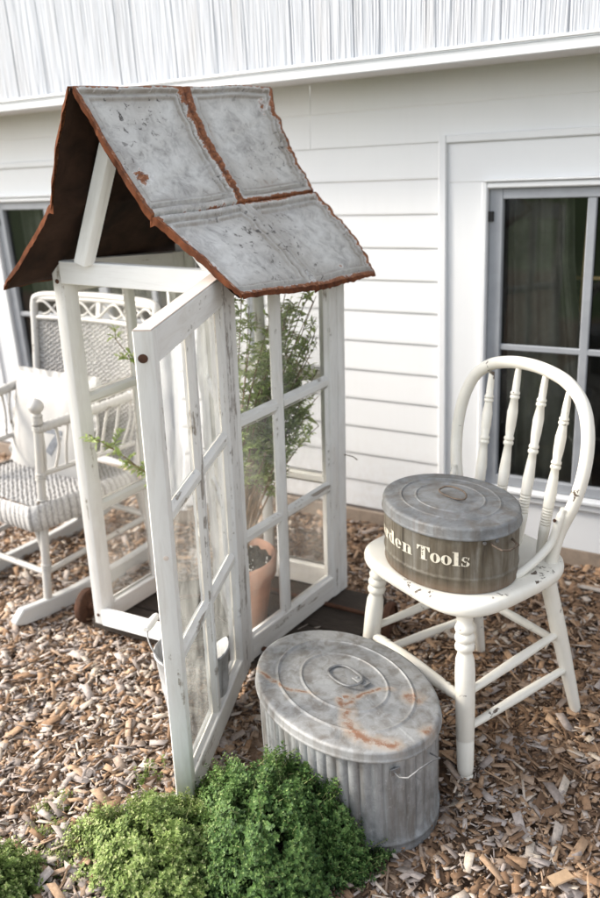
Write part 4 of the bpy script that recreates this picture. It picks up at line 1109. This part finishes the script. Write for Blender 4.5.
def strip(a, b, w):
    n = 10; d = Vector((b[0] - a[0], b[1] - a[1])); q = Vector((-d.y, d.x)).normalized() * w
    V = []; F = []
    for k in range(n + 1):
        x, y = a[0] + d.x * k / n, a[1] + d.y * k / n
        V += [onp(x - q.x, y - q.y), onp(x + q.x, y + q.y)]
    for k in range(n): F.append([2 * k, 2 * k + 1, 2 * k + 3, 2 * k + 2])
    m.add(V, F)
strip((.10, .02), (.56, .00), .045); 
strip((.50, -.05), (.30, -.42), .07)
m.build('print', INK, pil, smooth=80)

# ------------------------------------------------------------------ foliage helpers
class Leaves:
    def __init__(self): self.V = []; self.T = []
    def leaf(self, p, d, n, L, w, tone, fold=.18, curl=.15):
        d = d / (np.linalg.norm(d) + 1e-9); s = np.cross(d, n); s /= (np.linalg.norm(s) + 1e-9); n = np.cross(s, d)
        self.V.append((p, p + d * L * .5 + s * w / 2 + n * (w * fold), p + d * L - n * (L * curl), p + d * L * .52 - n * (L * curl * .2), p + d * L * .5 - s * w / 2 + n * (w * fold)))
        self.T.append(tone)
    def build(self, name, mat, parent):
        V = np.array(self.V); n = len(V); i = np.arange(n)[:, None] * 5
        F = np.concatenate([i + np.array([[0, 1, 2, 3]]), i + np.array([[0, 3, 2, 4]])])
        return np_mesh(name, V.reshape(-1, 3), F, mat, parent, {'tone': np.repeat(np.clip(self.T, 0, 1), 5)})
def unit(v): return v / (np.linalg.norm(v) + 1e-9)

# ------------------------------------------------------------------ potted shrub in the greenhouse
PX, PY = .357, .172
pot = thing('plant_pot', 'weathered terracotta pot of dark soil standing inside the greenhouse', 'plant pot', GO)
pb = GA @ Vector((PX, PY, -.006)); ph = .226
m = MB(); pr = [(0, .080), (.02, .084), (.72, .112), (.725, .122), (.75, .125), (.95, .129), (.985, .128), (1.0, .124), (.985, .118), (.93, .115), (.86, .112)]
m.lathe(pb, pb + Vector((0, 0, ph)), pr, 56, cap=False); m.add([pb + Vector((.076 * math.cos(2 * PI * k / 30), .076 * math.sin(2 * PI * k / 30), .001)) for k in range(30)], [list(range(29, -1, -1))])
m.build('pot', TERRA, pot, smooth=50)
m = MB(); rows = []
for k in range(13):
    r = .1135 * k / 12; rows.append([tuple(pb + Vector((r * math.cos(2 * PI * q / 60), r * math.sin(2 * PI * q / 60), ph * .885 + .006 * math.sin(q * 1.9 + k * 2.1) * (k / 12) + rng.normal(0, .0018)))) for q in range(60)])
m.grid(rows, wrap=True); m.build('soil', SOIL, pot, smooth=0)
m = MB()
for k in range(46):
    a, r = rng.uniform(0, 2 * PI), .10 * math.sqrt(rng.random()); c = pb + Vector((r * math.cos(a), r * math.sin(a), ph * .885 + .007)); q = rng.uniform(.0015, .0032)
    m.lathe(c - Vector((0, 0, q)), c + Vector((0, 0, q)), [(0, q * .5), (.5, q), (1, q * .5)], 6)
pe = m.build('perlite', m_simple('white_perlite', (.75, .74, .70), .9), pot); pe['kind'] = 'stuff'
shrub = thing('potted_shrub', 'leggy green shrub with pale dappled leaves growing up inside the greenhouse', 'shrub', GO)
lv = Leaves(); st = MB(); sg = MB()
GAn = np.array(GA)
def G3(v): return GAn @ np.array(v)
base = np.array(pb) + np.array([0, 0, ph * .88])
ends = []
for k in range(34):
    if k % 2: ends.append((rng.uniform(.43, .478), rng.uniform(.26, .408), .52 + .52 * rng.random() ** .8))
    elif k % 4: ends.append((rng.uniform(.37, .475), rng.uniform(.06, .30), .56 + .48 * rng.random() ** .8))
    else: ends.append((rng.uniform(.22, .40), rng.uniform(.10, .40), rng.uniform(.72, 1.03)))
ends += [(.474, .405, z_) for z_ in (.55, .64, .72, .80, .87, .93, .98, 1.02)]
ends += [(.40, .40, .99), (.46, .33, .92), (.44, .10, .98), (.46, .40, .70), (.47, .36, .60), (.05, .01, .60), (.15, .03, .53), (.10, .08, .86), (.28, .03, .80), (.47, .40, .82)]
def lim(p):
    q = np.linalg.inv(GAn) @ p
    q[0] = min(q[0], W_ - TH - .012) if q[1] > -.03 else q[0]; q[0] = max(q[0], .045) ; q[1] = min(q[1], D_ - TH - .02); q[1] = max(q[1], -.075)
    return GAn @ q
for e in ends:
    E3 = G3(e); b0 = base + np.array([rng.normal(0, .02), rng.normal(0, .02), 0])
    mid = b0 + (E3 - b0) * .5 + np.array([0, 0, .10]) + np.array([*rng.normal(0, .02, 2), 0])
    ts = np.linspace(0, 1, 15)
    path = [(1 - t) ** 2 * b0 + 2 * t * (1 - t) * mid + t * t * E3 for t in ts]
    path = [lim(p) if i > 2 else p for i, p in enumerate(path)]
    st.tube([Vector(p) for p in path], [.0036 * (1 - .72 * t) for t in ts], 6)
    ln = np.linalg.norm(E3 - b0); nt = int(rng.uniform(9, 14))
    for q in range(nt):
        t = .34 + .66 * (q + rng.random()) / nt; i = min(13, int(t * 14)); p = path[i] + (path[i + 1] - path[i]) * (t * 14 - i)
        ax = unit(path[i + 1] - path[i]); dr = unit(np.array([*rng.normal(0, 1, 2), rng.uniform(-.1, .9)]) + ax * .5)
        tl = rng.uniform(.035, .10) * (1.1 - .3 * t)
        tp = [lim(p + dr * tl * f + np.array([0, 0, -.25 * tl * f * f])) for f in (0, .35, .7, 1)]
        st.tube([Vector(x) for x in tp], [.0013, .0011, .0009, .0006], 4, mat=1)
        nl = int(tl / .0075)
        paleness = rng.random() < .20
        for j in range(nl):
            f = (j + .6) / nl; a = tp[min(2, int(f * 3))]; b = tp[min(3, int(f * 3) + 1)]; pos = a + (b - a) * (f * 3 - int(f * 3) if f < 1 else 1)
            for s_ in (1, -1):
                side = unit(np.cross(dr, np.array([0, 0, 1])) * s_ + rng.normal(0, .35, 3)); d = unit(side + dr * .7 + np.array([0, 0, rng.uniform(-.35, .35)]))
                L = rng.uniform(.018, .034) * (1.15 - .5 * f)
                tone = rng.beta(2, 2.6) * .72 + .22 * f + (.30 if paleness and f > .4 else 0)
                q_ = lim(pos + d * L)
                if np.linalg.norm(q_ - (pos + d * L)) > .002: continue
                lv.leaf(pos, d, np.array([rng.normal(0, .4), rng.normal(0, .4), 1]), L, L * rng.uniform(.30, .42), tone)
lv.build('foliage', WILLOW, shrub); st.build('stem', [STEM, STEMG], shrub)

# ------------------------------------------------------------------ thyme clumps
def thyme(name, label, cx, cy, rx, ry, h, rz, n, mat, lo, hi, seed, group=None, stray=0.0, ls=1.0):
    global rng
    rs = np.random.default_rng(seed)
    root = thing(name, label, 'thyme plant', (cx, cy, 0), 0, group)
    lv = Leaves(); sm_ = MB(); c, s = math.cos(rz), math.sin(rz)
    ph = rs.uniform(0, 6, 6)
    tufts = []
    for k in range(n // 24):
        r = math.sqrt(rs.random()) * (1.0 + (stray * rs.random() ** 3)); a = rs.uniform(0, 2 * PI)
        tufts.append((r * math.cos(a), r * math.sin(a), rs.normal(0, .016), rs.normal(0, .10)))
    for k in range(n):
        tu, tv_, tz, tt = tufts[int(rs.random() * len(tufts))]
        u0, v0 = tu + rs.normal(0, .016) / rx, tv_ + rs.normal(0, .016) / ry
        r, a = math.hypot(u0, v0), math.atan2(v0, u0)
        edge = 1 + .12 * math.sin(3 * a + ph[0]) + .08 * math.sin(5 * a + ph[1]) + .05 * math.sin(9 * a + ph[2])
        u, v = u0 * edge, v0 * edge
        x, y = u * rx, v * ry; x, y = x * c - y * s, x * s + y * c
        top = h * max(.10, (1 - min(1, r) ** 2.2)) ** .70 * (1 + .14 * math.sin(u * 8 + ph[3]) * math.sin(v * 9 + ph[4]) + .08 * math.sin(u * 17 + ph[5])) + tz * (r < 1)
        sunny = -.16 * (x / rx) + tt  # sunlight put into leaf colour: left side lighter, plus tuft variation
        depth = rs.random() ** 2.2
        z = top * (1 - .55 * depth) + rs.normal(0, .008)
        out = np.array([x / rx / 1.2, y / ry / 1.2, .75]) + np.array([0, 0, 0]); out = unit(out + rs.normal(0, .28, 3)); out[2] = abs(out[2])
        tip = np.array([x, y, max(.012, z)]); L = rs.uniform(.024, .042) * ls; b = tip - out * L
        if b[2] < .002: b[2] = .002
        if rs.random() < .55:
            sm_.tube([Vector(b), Vector(b + (tip - b) * .5 + rs.normal(0, .001, 3)), Vector(tip)], [.0009, .0008, .0005], 3)
        d = unit(tip - b); s1 = unit(np.cross(d, np.array([.3, .2, 1]))); s2 = np.cross(d, s1)
        nw = 5; rot0 = rs.uniform(0, PI)
        for w in range(nw):
            f = .30 + .70 * w / (nw - 1); p = b + (tip - b) * f; ro = rot0 + w * PI / 2
            sz = ls * rs.uniform(.0080, .0122) * (1.0 if w < nw - 1 else .72)
            for q in (0, PI):
                sd_ = s1 * math.cos(ro + q) + s2 * math.sin(ro + q); dd = unit(sd_ + d * rs.uniform(.15, .6))
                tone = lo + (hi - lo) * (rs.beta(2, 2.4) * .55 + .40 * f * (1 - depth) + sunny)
                lv.leaf(p, dd, d, sz, sz * rs.uniform(.52, .68), tone, .10, .06)
            if w == nw - 1:
                for q in range(3):
                    ro2 = rot0 + q * 2.1; dd = unit(s1 * math.cos(ro2) + s2 * math.sin(ro2) + d * 1.1)
                    lv.leaf(p, dd, d, sz * .8, sz * .45, min(1, lo + (hi - lo) * (.62 + .35 * rs.random())), .1, .05)
    lv.build('foliage', mat, root); sm_.build('stem', STEMG, root, smooth=0)
    return root
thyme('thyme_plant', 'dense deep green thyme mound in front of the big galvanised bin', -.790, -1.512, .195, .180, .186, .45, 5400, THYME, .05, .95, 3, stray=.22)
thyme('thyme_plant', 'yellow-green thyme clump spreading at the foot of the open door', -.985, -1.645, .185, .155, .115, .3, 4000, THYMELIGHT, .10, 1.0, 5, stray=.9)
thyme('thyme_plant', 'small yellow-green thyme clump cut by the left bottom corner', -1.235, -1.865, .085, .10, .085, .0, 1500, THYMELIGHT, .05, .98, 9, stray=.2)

# ------------------------------------------------------------------ bucket behind the door
bk_ = thing('bucket', 'pale galvanised bucket with bail handle standing behind the open door', 'bucket', (-1.205, -1.232, .004), R(17))
m = MB(); hB = .215
m.lathe((0, 0, 0), (0, 0, hB), [(0, .072), (.012, .076), (.03, .0765), (.05, .0745), (.056, .0765), (.064, .0765), (.07, .0748), (.45, .083), (.5, .0845), (.52, .0860), (.54, .0848), (.96, .092), (.975, .0955), (.99, .0955), (1, .093), (.985, .0905), (.6, .083), (.06, .072), (.05, .01)], 56)
m.build('body', BUCKET, bk_, smooth=50)
m = MB(); pts = [(-.005 - .10 * math.sin(t), -.095 * math.cos(t), .195 + .075 * math.sin(t)) for t in np.linspace(0, PI, 24)]
m.tube(pts, .0022, 8); hb = m.build('bail', ZINCWIRE, bk_, smooth=60)
mid = Vector(pts[12]); m = MB(); m.lathe(mid + Vector((0, -.035, 0)), mid + Vector((0, .035, 0)), [(0, .007), (.1, .0095), (.5, .0115), (.9, .0095), (1, .007)], 16); m.build('grip', WOOD, hb, smooth=60)
m = MB()
for s_ in (1, -1): m.bar((0, s_ * .0945, .17), (0, s_ * .0965, .205), (.03, 0, 0), (0, .004, 0), .001)
m.build('ear', BUCKET, bk_)
